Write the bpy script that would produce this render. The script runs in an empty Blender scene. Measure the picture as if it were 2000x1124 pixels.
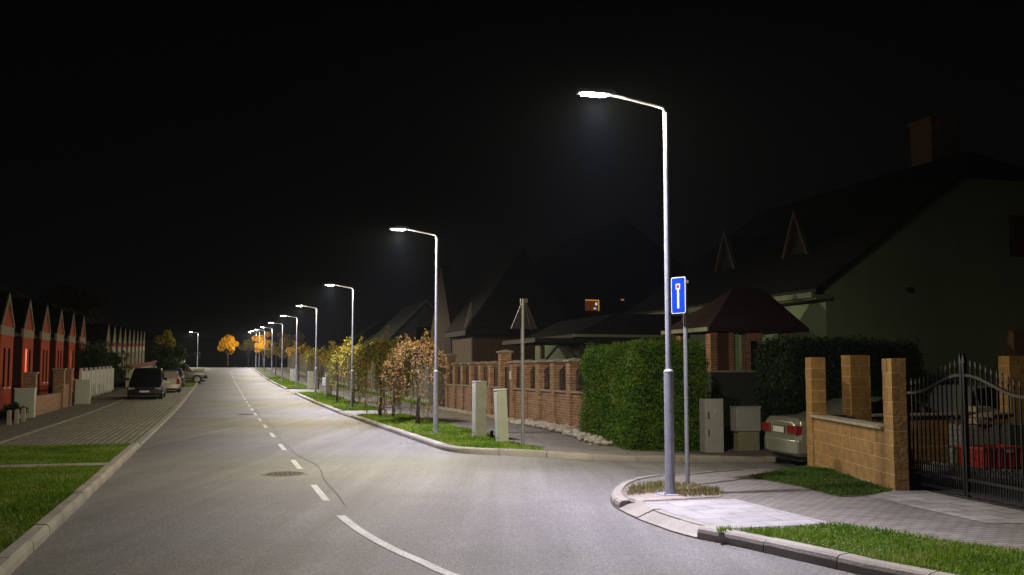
import bpy, bmesh, math, random
import numpy as np
from mathutils import Vector, Matrix
from mathutils.geometry import delaunay_2d_cdt
random.seed(7); rng = np.random.default_rng(7)
sc = bpy.context.scene; COL = sc.collection
R = math.radians
# ---------------- camera / sky / exposure ----------------
CAMH = 1.75; F = 2000.0; TILT = math.atan(162/2000)
cam = bpy.data.cameras.new('camera'); camo = bpy.data.objects.new('camera', cam); COL.objects.link(camo)
cam.sensor_width = 36; cam.lens = 36; cam.clip_end = 3000; cam.clip_start = .1
camo.location = (0, 0, CAMH); camo.rotation_euler = (math.pi/2 + TILT, 0, 0); sc.camera = camo
sc.view_settings.view_transform = 'Standard'; sc.view_settings.look = 'None'
sc.view_settings.exposure = 0; sc.view_settings.gamma = 1
wd = bpy.data.worlds.new('World'); sc.world = wd; wd.use_nodes = True
nt = wd.node_tree; nt.nodes.clear()
wo = nt.nodes.new('ShaderNodeOutputWorld'); bg = nt.nodes.new('ShaderNodeBackground')
tc = nt.nodes.new('ShaderNodeTexCoord'); sp = nt.nodes.new('ShaderNodeSeparateXYZ'); rp = nt.nodes.new('ShaderNodeValToRGB')
rp.color_ramp.elements[0].position = 0.0; rp.color_ramp.elements[0].color = (.0020, .0016, .0016, 1)
rp.color_ramp.elements[1].position = .45; rp.color_ramp.elements[1].color = (.0007, .0006, .0006, 1)
nt.links.new(tc.outputs['Generated'], sp.inputs[0]); nt.links.new(sp.outputs['Z'], rp.inputs[0])
nt.links.new(rp.outputs[0], bg.inputs[0]); nt.links.new(bg.outputs[0], wo.inputs[0]); bg.inputs[1].default_value = 1.0
LAMP_W = 2450.0
# ---------------- road frame: u along the road, v to the right of it ----------------
S_, C_ = math.sin(math.atan(.286)), math.cos(math.atan(.286))
ROT = math.atan(.286)
def UV(u, v): return (-S_*u + C_*v, C_*u + S_*v)
def toUV(x, y): return (-S_*x + C_*y, C_*x + S_*y)
def sm(t, a, b):
    t = min(1, max(0, (t-a)/(b-a))); return t*t*(3-2*t)
_gu = [-100, 43, 53, 62.3, 77.8, 94.4, 113.8, 131.5, 148, 163, 200, 400]
_gz = [0, 0, .06, .16, .36, .59, .95, 1.39, 1.82, 2.2, 2.5, 2.6]
def G(x, y):
    u, v = toUV(x, y)
    z = float(np.interp(u, _gu, _gz))
    d = sm(v, 5.5, 9)*.2 + sm(v, 9, 12)*.06
    return z - d*sm(u, 14.2, 18.5)*(1-sm(u, 23, 27))
def GU(u, v):
    x, y = UV(u, v); return G(x, y)
def W(px, py, h=0.0):
    """measured photograph position -> ground point"""
    dx, dy = px-1000, -(py-562)
    ct, st = math.cos(TILT), math.sin(TILT)
    d = Vector((dx, F*ct - dy*st, F*st + dy*ct))
    z = h
    for _ in range(40):
        t = (z-CAMH)/d.z; x, y = d.x*t, d.y*t
        z = .5*z + .5*(G(x, y)+h)
    return (x, y)
def WU(px, py, h=0.0): return toUV(*W(px, py, h))

# ---------------- materials ----------------
MATS = {}
def newmat(name):
    m = bpy.data.materials.new(name); m.use_nodes = True; n = m.node_tree
    b = n.nodes['Principled BSDF']; return m, n, b
def N(n, t, **kw):
    o = n.nodes.new(t)
    for k, v in kw.items(): setattr(o, k, v)
    return o
def ramp(n, stops):
    r = N(n, 'ShaderNodeValToRGB'); e = r.color_ramp.elements
    while len(e) < len(stops): e.new(.5)
    for i, (p, c) in enumerate(stops):
        e[i].position = p; e[i].color = (c[0], c[1], c[2], 1)
    return r
def noise(n, vec, scale, detail=4, rough=.6):
    t = N(n, 'ShaderNodeTexNoise'); t.inputs['Scale'].default_value = scale; t.inputs['Detail'].default_value = detail
    t.inputs['Roughness'].default_value = rough
    if vec: n.links.new(vec, t.inputs['Vector'])
    return t.outputs['Fac']
def mul(c, k): return tuple(min(1, x*k) for x in c)
def M(name, col, rough=.7, metal=0, var=.25, scale=3, bump=0, bscale=40, spec=.5, fine=0, fscale=200, coat=0):
    """plain surface with large and small colour variation plus bump"""
    if name in MATS: return MATS[name]
    m, n, b = newmat(name)
    t = N(n, 'ShaderNodeTexCoord').outputs['Object']
    f = noise(n, t, scale, 5)
    r = ramp(n, [(.25, mul(col, 1-var)), (.75, mul(col, 1+var))]); n.links.new(f, r.inputs[0])
    out = r.outputs[0]
    if fine:
        g = noise(n, t, fscale, 2); r2 = ramp(n, [(.3, (1-fine,)*3), (.7, (1+fine,)*3)]); n.links.new(g, r2.inputs[0])
        mx = N(n, 'ShaderNodeMixRGB', blend_type='MULTIPLY'); mx.inputs[0].default_value = 1
        n.links.new(out, mx.inputs[1]); n.links.new(r2.outputs[0], mx.inputs[2]); out = mx.outputs[0]
    n.links.new(out, b.inputs['Base Color'])
    b.inputs['Roughness'].default_value = rough; b.inputs['Metallic'].default_value = metal
    b.inputs['Specular IOR Level'].default_value = spec; b.inputs['Coat Weight'].default_value = coat
    if bump:
        h = noise(n, t, bscale, 4); bp = N(n, 'ShaderNodeBump'); bp.inputs['Strength'].default_value = bump
        bp.inputs['Distance'].default_value = .02; n.links.new(h, bp.inputs['Height']); n.links.new(bp.outputs[0], b.inputs['Normal'])
    MATS[name] = m; return m
def EM(name, col, strength):
    if name in MATS: return MATS[name]
    m, n, b = newmat(name); b.inputs['Base Color'].default_value = (*mul(col, .5), 1)
    b.inputs['Emission Color'].default_value = (*col, 1); b.inputs['Emission Strength'].default_value = strength
    MATS[name] = m; return m
def BR(name, c1, c2, mortar, bw, bh, ms, vert=True, rot=0, off=.5, rough=.8, bump=.6, bias=0, nscale=6, grime=.3, grass=None):
    """brick / paver material; vert: wall mapping (x+y, z), else ground mapping"""
    if name in MATS: return MATS[name]
    m, n, b = newmat(name)
    t = N(n, 'ShaderNodeTexCoord').outputs['Object']
    if vert:
        s = N(n, 'ShaderNodeSeparateXYZ'); n.links.new(t, s.inputs[0]); a = N(n, 'ShaderNodeMath', operation='ADD')
        n.links.new(s.outputs[0], a.inputs[0]); n.links.new(s.outputs[1], a.inputs[1])
        c = N(n, 'ShaderNodeCombineXYZ'); n.links.new(a.outputs[0], c.inputs[0]); n.links.new(s.outputs[2], c.inputs[1]); vec = c.outputs[0]
    else:
        mp = N(n, 'ShaderNodeMapping'); mp.inputs['Rotation'].default_value = (0, 0, -rot); n.links.new(t, mp.inputs[0]); vec = mp.outputs[0]
    k = N(n, 'ShaderNodeTexBrick'); k.offset = off; n.links.new(vec, k.inputs['Vector'])
    k.inputs['Color1'].default_value = (*c1, 1); k.inputs['Color2'].default_value = (*c2, 1); k.inputs['Mortar'].default_value = (*mortar, 1)
    k.inputs['Scale'].default_value = 1; k.inputs['Brick Width'].default_value = bw; k.inputs['Row Height'].default_value = bh
    k.inputs['Mortar Size'].default_value = ms; k.inputs['Mortar Smooth'].default_value = .3; k.inputs['Bias'].default_value = bias
    f = noise(n, t, nscale, 6, .7); r = ramp(n, [(.25, (1-grime,)*3), (.75, (1+grime,)*3)]); n.links.new(f, r.inputs[0])
    mx = N(n, 'ShaderNodeMixRGB', blend_type='MULTIPLY'); mx.inputs[0].default_value = 1
    n.links.new(k.outputs['Color'], mx.inputs[1]); n.links.new(r.outputs[0], mx.inputs[2]); n.links.new(mx.outputs[0], b.inputs['Base Color'])
    b.inputs['Roughness'].default_value = rough; b.inputs['Specular IOR Level'].default_value = .3
    if bump:
        h = noise(n, t, 60, 4); ad = N(n, 'ShaderNodeMath', operation='MULTIPLY_ADD'); n.links.new(k.outputs['Fac'], ad.inputs[0])
        ad.inputs[1].default_value = -1.0; n.links.new(h, ad.inputs[2])
        bp = N(n, 'ShaderNodeBump'); bp.inputs['Strength'].default_value = bump; bp.inputs['Distance'].default_value = .015
        n.links.new(ad.outputs[0], bp.inputs['Height']); n.links.new(bp.outputs[0], b.inputs['Normal'])
    MATS[name] = m; return m
def LEAF(name, cols, trans=.25, nscale=1.5):
    if name in MATS: return MATS[name]
    m, n, b = newmat(name)
    g = N(n, 'ShaderNodeNewGeometry'); t = N(n, 'ShaderNodeTexCoord').outputs['Object']
    f = noise(n, t, nscale, 3); a = N(n, 'ShaderNodeMath', operation='MULTIPLY_ADD'); n.links.new(g.outputs['Random Per Island'], a.inputs[0])
    a.inputs[1].default_value = .6; s2 = N(n, 'ShaderNodeMath', operation='MULTIPLY_ADD'); n.links.new(f, s2.inputs[0]); s2.inputs[1].default_value = 1.3; s2.inputs[2].default_value = -.45
    n.links.new(s2.outputs[0], a.inputs[2])
    r = ramp(n, [(i/(len(cols)-1), c) for i, c in enumerate(cols)]); n.links.new(a.outputs[0], r.inputs[0])
    n.links.new(r.outputs[0], b.inputs['Base Color']); b.inputs['Roughness'].default_value = .55; b.inputs['Specular IOR Level'].default_value = .25
    tr = N(n, 'ShaderNodeBsdfTranslucent'); n.links.new(r.outputs[0], tr.inputs[0]); mx = N(n, 'ShaderNodeMixShader'); mx.inputs[0].default_value = trans
    n.links.new(b.outputs[0], mx.inputs[1]); n.links.new(tr.outputs[0], mx.inputs[2]); n.links.new(mx.outputs[0], n.nodes['Material Output'].inputs[0])
    MATS[name] = m; return m
def GLASS(name, col=(.01, .012, .012), rough=.06):
    if name in MATS: return MATS[name]
    m, n, b = newmat(name); b.inputs['Base Color'].default_value = (*col, 1); b.inputs['Roughness'].default_value = rough
    b.inputs['Specular IOR Level'].default_value = .7; MATS[name] = m; return m
def ASPHALT():
    m, n, b = newmat('asphalt'); t = N(n, 'ShaderNodeTexCoord').outputs['Object']
    big = noise(n, t, .22, 5, .65); r1 = ramp(n, [(.3, (.76, .75, .74)), (.7, (1.14, 1.14, 1.15))]); n.links.new(big, r1.inputs[0])
    mp = N(n, 'ShaderNodeMapping'); mp.inputs['Rotation'].default_value = (0, 0, -ROT); mp.inputs['Scale'].default_value = (1.6, .05, 1)
    n.links.new(t, mp.inputs[0]); lane = noise(n, mp.outputs[0], 1.2, 4); r3 = ramp(n, [(.3, (.77,)*3), (.7, (1.17,)*3)]); n.links.new(lane, r3.inputs[0])
    fine = N(n, 'ShaderNodeTexVoronoi'); fine.inputs['Scale'].default_value = 95; n.links.new(t, fine.inputs['Vector'])
    bw = N(n, 'ShaderNodeRGBToBW'); n.links.new(fine.outputs['Color'], bw.inputs[0])
    r2 = ramp(n, [(.15, (.115, .112, .108)), (.5, (.18, .176, .172)), (.85, (.28, .274, .266))]); n.links.new(bw.outputs[0], r2.inputs[0])
    cur = r2.outputs[0]
    for r in (r1, r3):
        mx = N(n, 'ShaderNodeMixRGB', blend_type='MULTIPLY'); mx.inputs[0].default_value = 1
        n.links.new(cur, mx.inputs[1]); n.links.new(r.outputs[0], mx.inputs[2]); cur = mx.outputs[0]
    n.links.new(cur, b.inputs['Base Color']); b.inputs['Roughness'].default_value = .72; b.inputs['Specular IOR Level'].default_value = .25
    h = noise(n, t, 90, 3); bp = N(n, 'ShaderNodeBump'); bp.inputs['Strength'].default_value = .5; bp.inputs['Distance'].default_value = .012
    n.links.new(h, bp.inputs['Height']); n.links.new(bp.outputs[0], b.inputs['Normal']); return m

m_asph = ASPHALT()
m_kerb = M('kerb_concrete', (.30, .275, .235), .85, var=.3, scale=1.3, bump=.5, bscale=60, fine=.2, fscale=90)
m_kerbr = M('old_kerb_concrete', (.32, .29, .25), .85, var=.3, scale=1.3, bump=.5, bscale=60, fine=.2, fscale=90)
m_soil = M('soil', (.045, .036, .024), .95, var=.4, scale=2, bump=.8, bscale=20, fine=.3, fscale=60)
m_turf = M('turf_soil', (.07, .085, .018), .95, var=.4, scale=3, bump=.8, bscale=30, fine=.35, fscale=80)
m_sand = M('sandy_soil', (.34, .30, .26), .95, var=.3, scale=6, bump=.8, bscale=50, fine=.35, fscale=70)
m_paint = M('road_paint', (.52, .51, .47), .7, var=.22, scale=2.5, bump=.3, bscale=90, fine=.32, fscale=45)
m_paver = BR('sidewalk_pavers', (.20, .18, .155), (.26, .235, .205), (.06, .052, .042), .2, .1, .008, vert=False, rot=ROT, grime=.25, nscale=1.4)
m_slab = BR('light_paving_slabs', (.33, .315, .31), (.41, .395, .38), (.16, .145, .14), .6, .35, .008, vert=False, rot=ROT, grime=.26, nscale=2.2, bump=.35)
m_drive = BR('driveway_slabs', (.26, .24, .21), (.40, .375, .33), (.10, .09, .075), .5, .33, .01, vert=False, rot=ROT, grime=.3, nscale=2.5)
m_path = M('path_concrete', (.30, .28, .25), .85, var=.2, scale=3, bump=.3, fine=.15)
m_bay = BR('grass_grid_pavers', (.25, .24, .20), (.33, .31, .26), (.08, .08, .05), .16, .8, .022, vert=False, rot=ROT, off=0, grime=.3, nscale=1.3, bump=.9)
m_pole = M('galvanised_steel', (.34, .35, .39), .5, metal=.15, var=.22, scale=6, bump=.15, bscale=30, fine=.12, fscale=60)
m_poleD = M('galvanised_pipe', (.27, .28, .28), .5, metal=.4, var=.2, scale=5)
m_iron = M('black_iron', (.012, .012, .014), .4, metal=.3, var=.3, scale=8)
m_iron_g = M('dark_grey_iron', (.022, .022, .024), .4, metal=.3, var=.3, scale=8)
m_dark = M('dark_rubber', (.008, .008, .008), .8)
m_blk = M('split_face_block', (.34, .19, .055), .9, var=.30, scale=5, bump=1.0, bscale=16, fine=.25, fscale=45)
m_blk2 = M('mortar', (.52, .38, .20), .95, var=.2)
m_cap = M('coping_stone', (.38, .33, .24), .9, var=.25, scale=9, bump=.8, bscale=40, fine=.35, fscale=60)
m_brick = BR('orange_brick', (.36, .145, .062), (.27, .10, .045), (.30, .25, .20), .25, .078, .012, grime=.35, nscale=5)
m_brickL = BR('fence_brick', (.36, .17, .08), (.24, .095, .045), (.34, .28, .20), .25, .078, .013, grime=.45, nscale=5)
m_cpale = M('pale_cap', (.30, .27, .22), .85, var=.2, bump=.3)
m_board = M('red_brown_board', (.075, .030, .018), .6, var=.3, scale=4)
m_boards = M('weathered_panel', (.20, .19, .16), .85, var=.3, scale=2, bump=.4, bscale=15)
m_green = M('green_render', (.23, .31, .18), .95, var=.12, scale=1, bump=.4, bscale=80, fine=.1, fscale=90)
m_tile = BR('dark_roof_tile', (.010, .008, .007), (.014, .010, .009), (.006, .005, .005), .3, .33, .03, grime=.3, rough=.7)
m_tileR = BR('red_roof_tile', (.028, .011, .010), (.036, .013, .011), (.02, .008, .008), .3, .33, .04, grime=.3, rough=.7)
m_wood = M('brown_timber', (.07, .034, .018), .7, var=.3, scale=6)
m_white = M('white_paint', (.60, .60, .56), .5, var=.1)
m_cream = M('cream_render', (.44, .42, .27), .9, var=.15, scale=2)
m_creamB = M('cream_band', (.30, .25, .17), .9, var=.12, scale=2)
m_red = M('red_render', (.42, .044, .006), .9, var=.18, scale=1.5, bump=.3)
m_red_shade = M('shaded_red_render', (.045, .009, .006), .9, var=.2, scale=1.5)  # same red darkened: shade of recesses and bay sides painted in
m_cab = M('grey_cabinet', (.36, .365, .36), .55, var=.12, scale=4, fine=.05)
m_cabB = M('cabinet_base', (.24, .245, .16), .7, var=.12, scale=4, bump=.2)
m_conc = M('concrete_pillar', (.36, .37, .30), .85, var=.22, scale=4, bump=.3, fine=.12)
m_concL = M('white_cabinet_plastic', (.46, .50, .42), .5, var=.08, scale=3)
m_brown = M('brown_render', (.085, .050, .032), .9, var=.2)
m_grey = M('grey_render', (.060, .060, .064), .9, var=.2)
m_bark = M('bark', (.055, .04, .03), .95, var=.4, scale=12, bump=1, bscale=30)
m_stone = M('pebbles', (.46, .42, .34), .9, var=.35, scale=3, bump=.5, fine=.2, fscale=40)

# ---------------- mesh building ----------------
class MB:
    def __init__(s): s.v = []; s.f = []
    def add(s, vs, fs):
        o = len(s.v); s.v += [tuple(p) for p in vs]; s.f += [tuple(i+o for i in f) for f in fs]; return s
    def box(s, x0, x1, y0, y1, z0, z1, M_=None, bev=0):
        if bev:
            bm = bmesh.new(); bmesh.ops.create_cube(bm, size=1)
            for p in bm.verts: p.co = Vector(((x0+x1)/2+p.co.x*(x1-x0), (y0+y1)/2+p.co.y*(y1-y0), (z0+z1)/2+p.co.z*(z1-z0)))
            bmesh.ops.bevel(bm, geom=bm.edges[:], offset=bev, segments=1, affect='EDGES')
            bm.verts.index_update(); vs = [p.co.copy() for p in bm.verts]; fs = [[q.index for q in f.verts] for f in bm.faces]; bm.free()
        else:
            vs = [Vector((x, y, z)) for z in (z0, z1) for x, y in ((x0, y0), (x1, y0), (x1, y1), (x0, y1))]
            fs = [(3, 2, 1, 0), (4, 5, 6, 7), (0, 1, 5, 4), (1, 2, 6, 5), (2, 3, 7, 6), (3, 0, 4, 7)]
        if M_ is not None: vs = [M_ @ p for p in vs]
        return s.add(vs, fs)
    def tube(s, pts, rad, n=10, cap=True):
        pts = [Vector(p) for p in pts]; rad = rad if isinstance(rad, (list, tuple)) else [rad]*len(pts)
        vs = []; fs = []; ref = None
        for i, p in enumerate(pts):
            d = (pts[min(i+1, len(pts)-1)] - pts[max(i-1, 0)]).normalized()
            if ref is None: ref = Vector((1, 0, 0)) if abs(d.x) < .9 else Vector((0, 1, 0))
            a = d.cross(ref).normalized(); b_ = d.cross(a).normalized(); ref = -a.cross(d) if False else ref
            for k in range(n):
                t = 2*math.pi*k/n; vs.append(p + (a*math.cos(t)+b_*math.sin(t))*rad[i])
        for i in range(len(pts)-1):
            for k in range(n):
                k2 = (k+1) % n; fs.append((i*n+k, i*n+k2, (i+1)*n+k2, (i+1)*n+k))
        if cap: fs.append(tuple(range(n))[::-1]); fs.append(tuple(range((len(pts)-1)*n, len(pts)*n)))
        return s.add(vs, fs)
    def prism(s, poly, a0, a1, axis='y'):
        """poly 2D extruded: axis y -> poly in (x,z); axis x -> poly in (y,z); axis z -> (x,y)"""
        n = len(poly); vs = []
        for a in (a0, a1):
            for p, q in poly:
                vs.append((p, a, q) if axis == 'y' else (a, p, q) if axis == 'x' else (p, q, a))
        fs = [tuple(range(n)), tuple(range(2*n-1, n-1, -1))] + [(i, i+n, (i+1) % n+n, (i+1) % n) for i in range(n)]
        return s.add(vs, fs)
    def build(s, name, mat, parent=None, smooth=False, bevel=0):
        me = bpy.data.meshes.new(name); me.from_pydata(s.v, [], s.f); me.validate()
        bm = bmesh.new(); bm.from_mesh(me); bmesh.ops.recalc_face_normals(bm, faces=bm.faces[:]); bm.to_mesh(me); bm.free()
        me.materials.append(mat); o = bpy.data.objects.new(name, me); COL.objects.link(o)
        if smooth: me.shade_smooth() if smooth is True else me.shade_smooth()
        if smooth == 'auto':
            try: me.set_sharp_from_angle(angle=R(35))
            except Exception: pass
        if parent: o.parent = parent
        if bevel:
            bv = o.modifiers.new('bevel', 'BEVEL'); bv.width = bevel; bv.segments = 2; bv.limit_method = 'ANGLE'
        return o
def tag(o, label=None, cat=None, group=None, kind=None):
    if label: o['label'] = label
    if cat: o['category'] = cat
    if group: o['group'] = group
    if kind: o['kind'] = kind
    return o
def thing(name, label, cat, u=0, v=0, z=None, rot=0, group=None, xy=None):
    """an Empty at the thing's base, local x = away from the road axis (v), local y = along the road (u)"""
    o = bpy.data.objects.new(name, None); COL.objects.link(o); x, y = xy if xy else UV(u, v)
    o.location = (x, y, G(x, y) if z is None else z); o.rotation_euler = (0, 0, ROT+rot); o.empty_display_size = .3
    return tag(o, label, cat, group)
def kids(o): return [c for c in bpy.data.objects if c.parent == o]
def dup(o, parent=None, label=None, uv=None, z=None, rot=None):
    c = o.copy(); COL.objects.link(c); c.parent = parent
    if label: c['label'] = label
    if uv:
        x, y = UV(*uv); c.location = (x, y, G(x, y) if z is None else z)
    if rot is not None: c.rotation_euler = (0, 0, ROT+rot)
    for k in kids(o): dup(k, c)
    return c
def sheet(name, poly, zoff, mat, cell=1.0, kind='structure', uvp=True, side=0):
    """flat sheet that follows the terrain; poly in (u,v) or xy"""
    pts = [UV(*p) for p in poly] if uvp else list(poly)
    P = [Vector(p) for p in pts]; n = len(P); uvs = [toUV(*p) for p in pts]
    ed = []; V = []
    for i in range(n):
        a, b = P[i], P[(i+1) % n]; k = max(1, int((b-a).length/cell))
        for j in range(k): V.append(a.lerp(b, j/k))
    ed = [(i, (i+1) % len(V)) for i in range(len(V))]; nb = len(V)
    u0, u1 = min(p[0] for p in uvs), max(p[0] for p in uvs); v0, v1 = min(p[1] for p in uvs), max(p[1] for p in uvs)
    for i in range(1, int((u1-u0)/cell)+1):
        for j in range(1, int((v1-v0)/cell)+1):
            V.append(Vector(UV(u0+i*cell+.003*j, v0+j*cell-.4*cell*(i % 2))))
    vo, eo, fo, *_ = delaunay_2d_cdt(V, ed, [list(range(nb))], 1, 1e-5)
    vs = [(p.x, p.y, G(p.x, p.y)+zoff) for p in vo]; mb = MB(); mb.add(vs, [tuple(f) for f in fo])
    if side:
        for i in range(nb):
            a, b = V[i], V[(i+1) % nb]; za, zb = G(*a)+zoff, G(*b)+zoff
            mb.add([(a.x, a.y, za), (b.x, b.y, zb), (b.x, b.y, zb-side), (a.x, a.y, za-side)], [(0, 1, 2, 3)])
    o = mb.build(name, mat)
    for p in o.data.polygons:
        pass
    if kind: o['kind'] = kind
    return o
def quads(name, mat, C, A, B, parent=None):
    """many rhombus leaves: centre C, half axes A, B (numpy Nx3)"""
    n = len(C); V = np.empty((n, 4, 3), np.float32); V[:, 0] = C-A; V[:, 1] = C-B*.8-A*.1; V[:, 2] = C+A; V[:, 3] = C+B*.8-A*.1
    me = bpy.data.meshes.new(name); me.vertices.add(4*n); me.vertices.foreach_set('co', V.ravel())
    me.loops.add(4*n); me.loops.foreach_set('vertex_index', np.arange(4*n, dtype=np.int32))
    me.polygons.add(n); me.polygons.foreach_set('loop_start', np.arange(0, 4*n, 4, dtype=np.int32))
    me.update(calc_edges=True); me.validate(); me.materials.append(mat)
    o = bpy.data.objects.new(name, me); COL.objects.link(o)
    if parent: o.parent = parent
    return o
def rdir(n):
    d = rng.normal(size=(n, 3)); return d/np.linalg.norm(d, axis=1)[:, None]
def leaves(name, mat, C, size, parent=None, up=0, asp=.6):
    C = np.asarray(C, np.float32); n = len(C); A = rdir(n); A[:, 2] += up; A /= np.linalg.norm(A, axis=1)[:, None]
    B = np.cross(A, rdir(n)); B /= np.linalg.norm(B, axis=1)[:, None]; s = size*rng.uniform(.6, 1.35, (n, 1))
    return quads(name, mat, C, A*s*.5, B*s*.5*asp, parent)
def inpoly(px, py, poly):
    c = np.zeros(len(px), bool); n = len(poly)
    for i in range(n):
        x0, y0 = poly[i]; x1, y1 = poly[(i+1) % n]
        if y0 == y1: continue
        cond = ((y0 > py) != (y1 > py)) & (px < (x1-x0)*(py-y0)/(y1-y0)+x0); c ^= cond
    return c
m_grass = LEAF('grass_blades', [(.04, .10, .005), (.09, .20, .007), (.15, .30, .011), (.24, .30, .035), (.38, .34, .16)], .3, .8)
m_dry = LEAF('dry_grass_blades', [(.10, .13, .03), (.16, .17, .05), (.30, .24, .11), (.40, .31, .16)], .3, 1.5)
def grass(name, poly, zoff, dens, h, mat=None, w=.006, uvp=True, label='', seedy=.0):
    P = [UV(*p) for p in poly] if uvp else poly
    xs = [p[0] for p in P]; ys = [p[1] for p in P]; area = (max(xs)-min(xs))*(max(ys)-min(ys))
    n = int(area*dens); x = rng.uniform(min(xs), max(xs), n); y = rng.uniform(min(ys), max(ys), n); k = inpoly(x, y, P); x, y = x[k], y[k]
    # tufts: heights vary with slow noise
    hh = h*rng.uniform(.45, 1.25, len(x))*(1+.35*np.sin(x*3.1+np.cos(y*2.3)*2)*np.cos(y*2.7+x)); z = np.array([G(a, b) for a, b in zip(x, y)])+zoff
    base = np.stack([x, y, z], 1); d = np.stack([rng.normal(0, .5, len(x)), rng.normal(0, .5, len(x)), np.ones(len(x))], 1)
    d /= np.linalg.norm(d, axis=1)[:, None]; tip = d*hh[:, None]
    B = np.stack([rng.normal(size=len(x)), rng.normal(size=len(x)), np.zeros(len(x))], 1); B /= np.linalg.norm(B, axis=1)[:, None]
    o = quads(name, mat or m_grass, base+tip*.5, tip*.55, B*w)
    return tag(o, label, 'grass', kind='stuff')

# ================= SETTING =================
# wide ground
mb = MB(); us = [-60, -30, -12, -4]+[2*i for i in range(0, 101)]+[230, 280, 400, 800]; vs_ = [-600, -300, -150, -80, -50, -35, -25, -18, -14]+[i-11 for i in range(0, 41)]+[34, 40, 50, 70, 110, 200, 400, 600]
idx = []
for u in us:
    for v in vs_:
        x, y = UV(u, v); mb.v.append((x, y, G(x, y)-.06))
nv = len(vs_)
for i in range(len(us)-1):
    for j in range(nv-1): mb.f.append((i*nv+j, i*nv+j+1, (i+1)*nv+j+1, (i+1)*nv+j))
tag(mb.build('ground', m_soil), kind='structure')

VL, VR = -1.68, 4.76
# near right kerb path (road edge) from the side street round the corner to beside the camera
near_px = [(1454, 929.6), (1400, 933), (1345, 938.5), (1300, 941), (1262, 944.5), (1225, 952), (1203, 963), (1192, 978), (1197, 989), (1208, 997), (1244, 1015), (1307, 1038), (1361, 1053), (1429, 1066), (1517, 1086), (1634, 1113), (1720, 1133)]
near = [WU(*p) for p in near_px]
near = [(15.2, 40), (15.2, 20), (15.25, 11)] + near + [(6.3, 5.8), (4.0, 6.7), (1.5, 8.3), (-1.5, 11.5)]
far_c = [(22.6, 4.76), (22.0, 4.82), (21.4, 4.98), (20.95, 5.3), (20.65, 5.75), (20.5, 6.4), (20.4, 7.5), (20.35, 9), (20.3, 14), (20.3, 40)]
road = [(-3, VL), (-3, 14)] + near[::-1] + far_c[::-1] + [(42, VR), (158, VR), (158, 40), (164, 40), (166, -40), (158, -40), (158, VL)]
sheet('road', road, 0, m_asph, 1.2)
# centre line, dashes
dash = sheet('centre_line_dash', [(0, 0), (.1, 0), (.1, .1)], .004, m_paint); bpy.data.objects.remove(dash)
def vc(u): return 1.44 + .0014*max(0, u-20)
dd = []
sol_px = [(665, 1008), (703, 1037), (761, 1070), (830, 1101), (890, 1127)]
sol = [WU(*p) for p in sol_px]; sol += [(6.5, 2.6), (4.5, 3.7)]
pts_dash = [((629, 978), (612, 946)), ((589, 915), (573, 896)), ((560, 879), (549, 866)), ((540, 854), (531, 844))]
mbd = MB()
def strip(mb, path, w, zo, h=0):
    L = []
    for i, p in enumerate(path):
        a = Vector(path[max(i-1, 0)]); b = Vector(path[min(i+1, len(path)-1)]); t = (b-a).normalized(); nn = Vector((-t.y, t.x)); p = Vector(p)
        for s in (-1, 1):
            q = p+nn*s*w/2; x, y = UV(*q); L.append((x, y, G(x, y)+zo))
    mb.add(L, [(2*i, 2*i+1, 2*i+3, 2*i+2) for i in range(len(path)-1)])
def smoothpath(pts, n=6):
    P = [Vector(p) for p in pts]; out = []
    for i in range(len(P)-1):
        a, b, c, d = P[max(i-1, 0)], P[i], P[i+1], P[min(i+2, len(P)-1)]
        for k in range(n):
            t = k/n; out.append(.5*((2*b)+(c-a)*t+(2*a-5*b+4*c-d)*t*t+(3*b-a-3*c+d)*t**3))
    out.append(P[-1]); return [tuple(p) for p in out]
strip(mbd, smoothpath(sol), .11, .005)
tag(mbd.build('solid_centre_line', m_paint), kind='structure')
mbd = MB(); u = 14.1
while u < 140:
    v0 = vc(u); strip(mbd, [(u, v0), (u+1, v0), (u+2, vc(u+2))], .10, .005); u += 4.55
tag(mbd.build('dashed_centre_line', m_paint), kind='structure')
# tar joint running beside the centre line
m_tar = M('tar_joint', (.165, .16, .152), .95, var=.3, spec=.05)
jp = [(13.6+i*.8, 1.62+.05*math.sin(i*.31)+.02*math.sin(i*1.1)+(.12*math.exp(-((i-7)/2.4)**2))) for i in range(0, 110)]
mbd = MB(); strip(mbd, jp, .018, .003); tag(mbd.build('road_tar_joint', m_tar), kind='structure')
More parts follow.
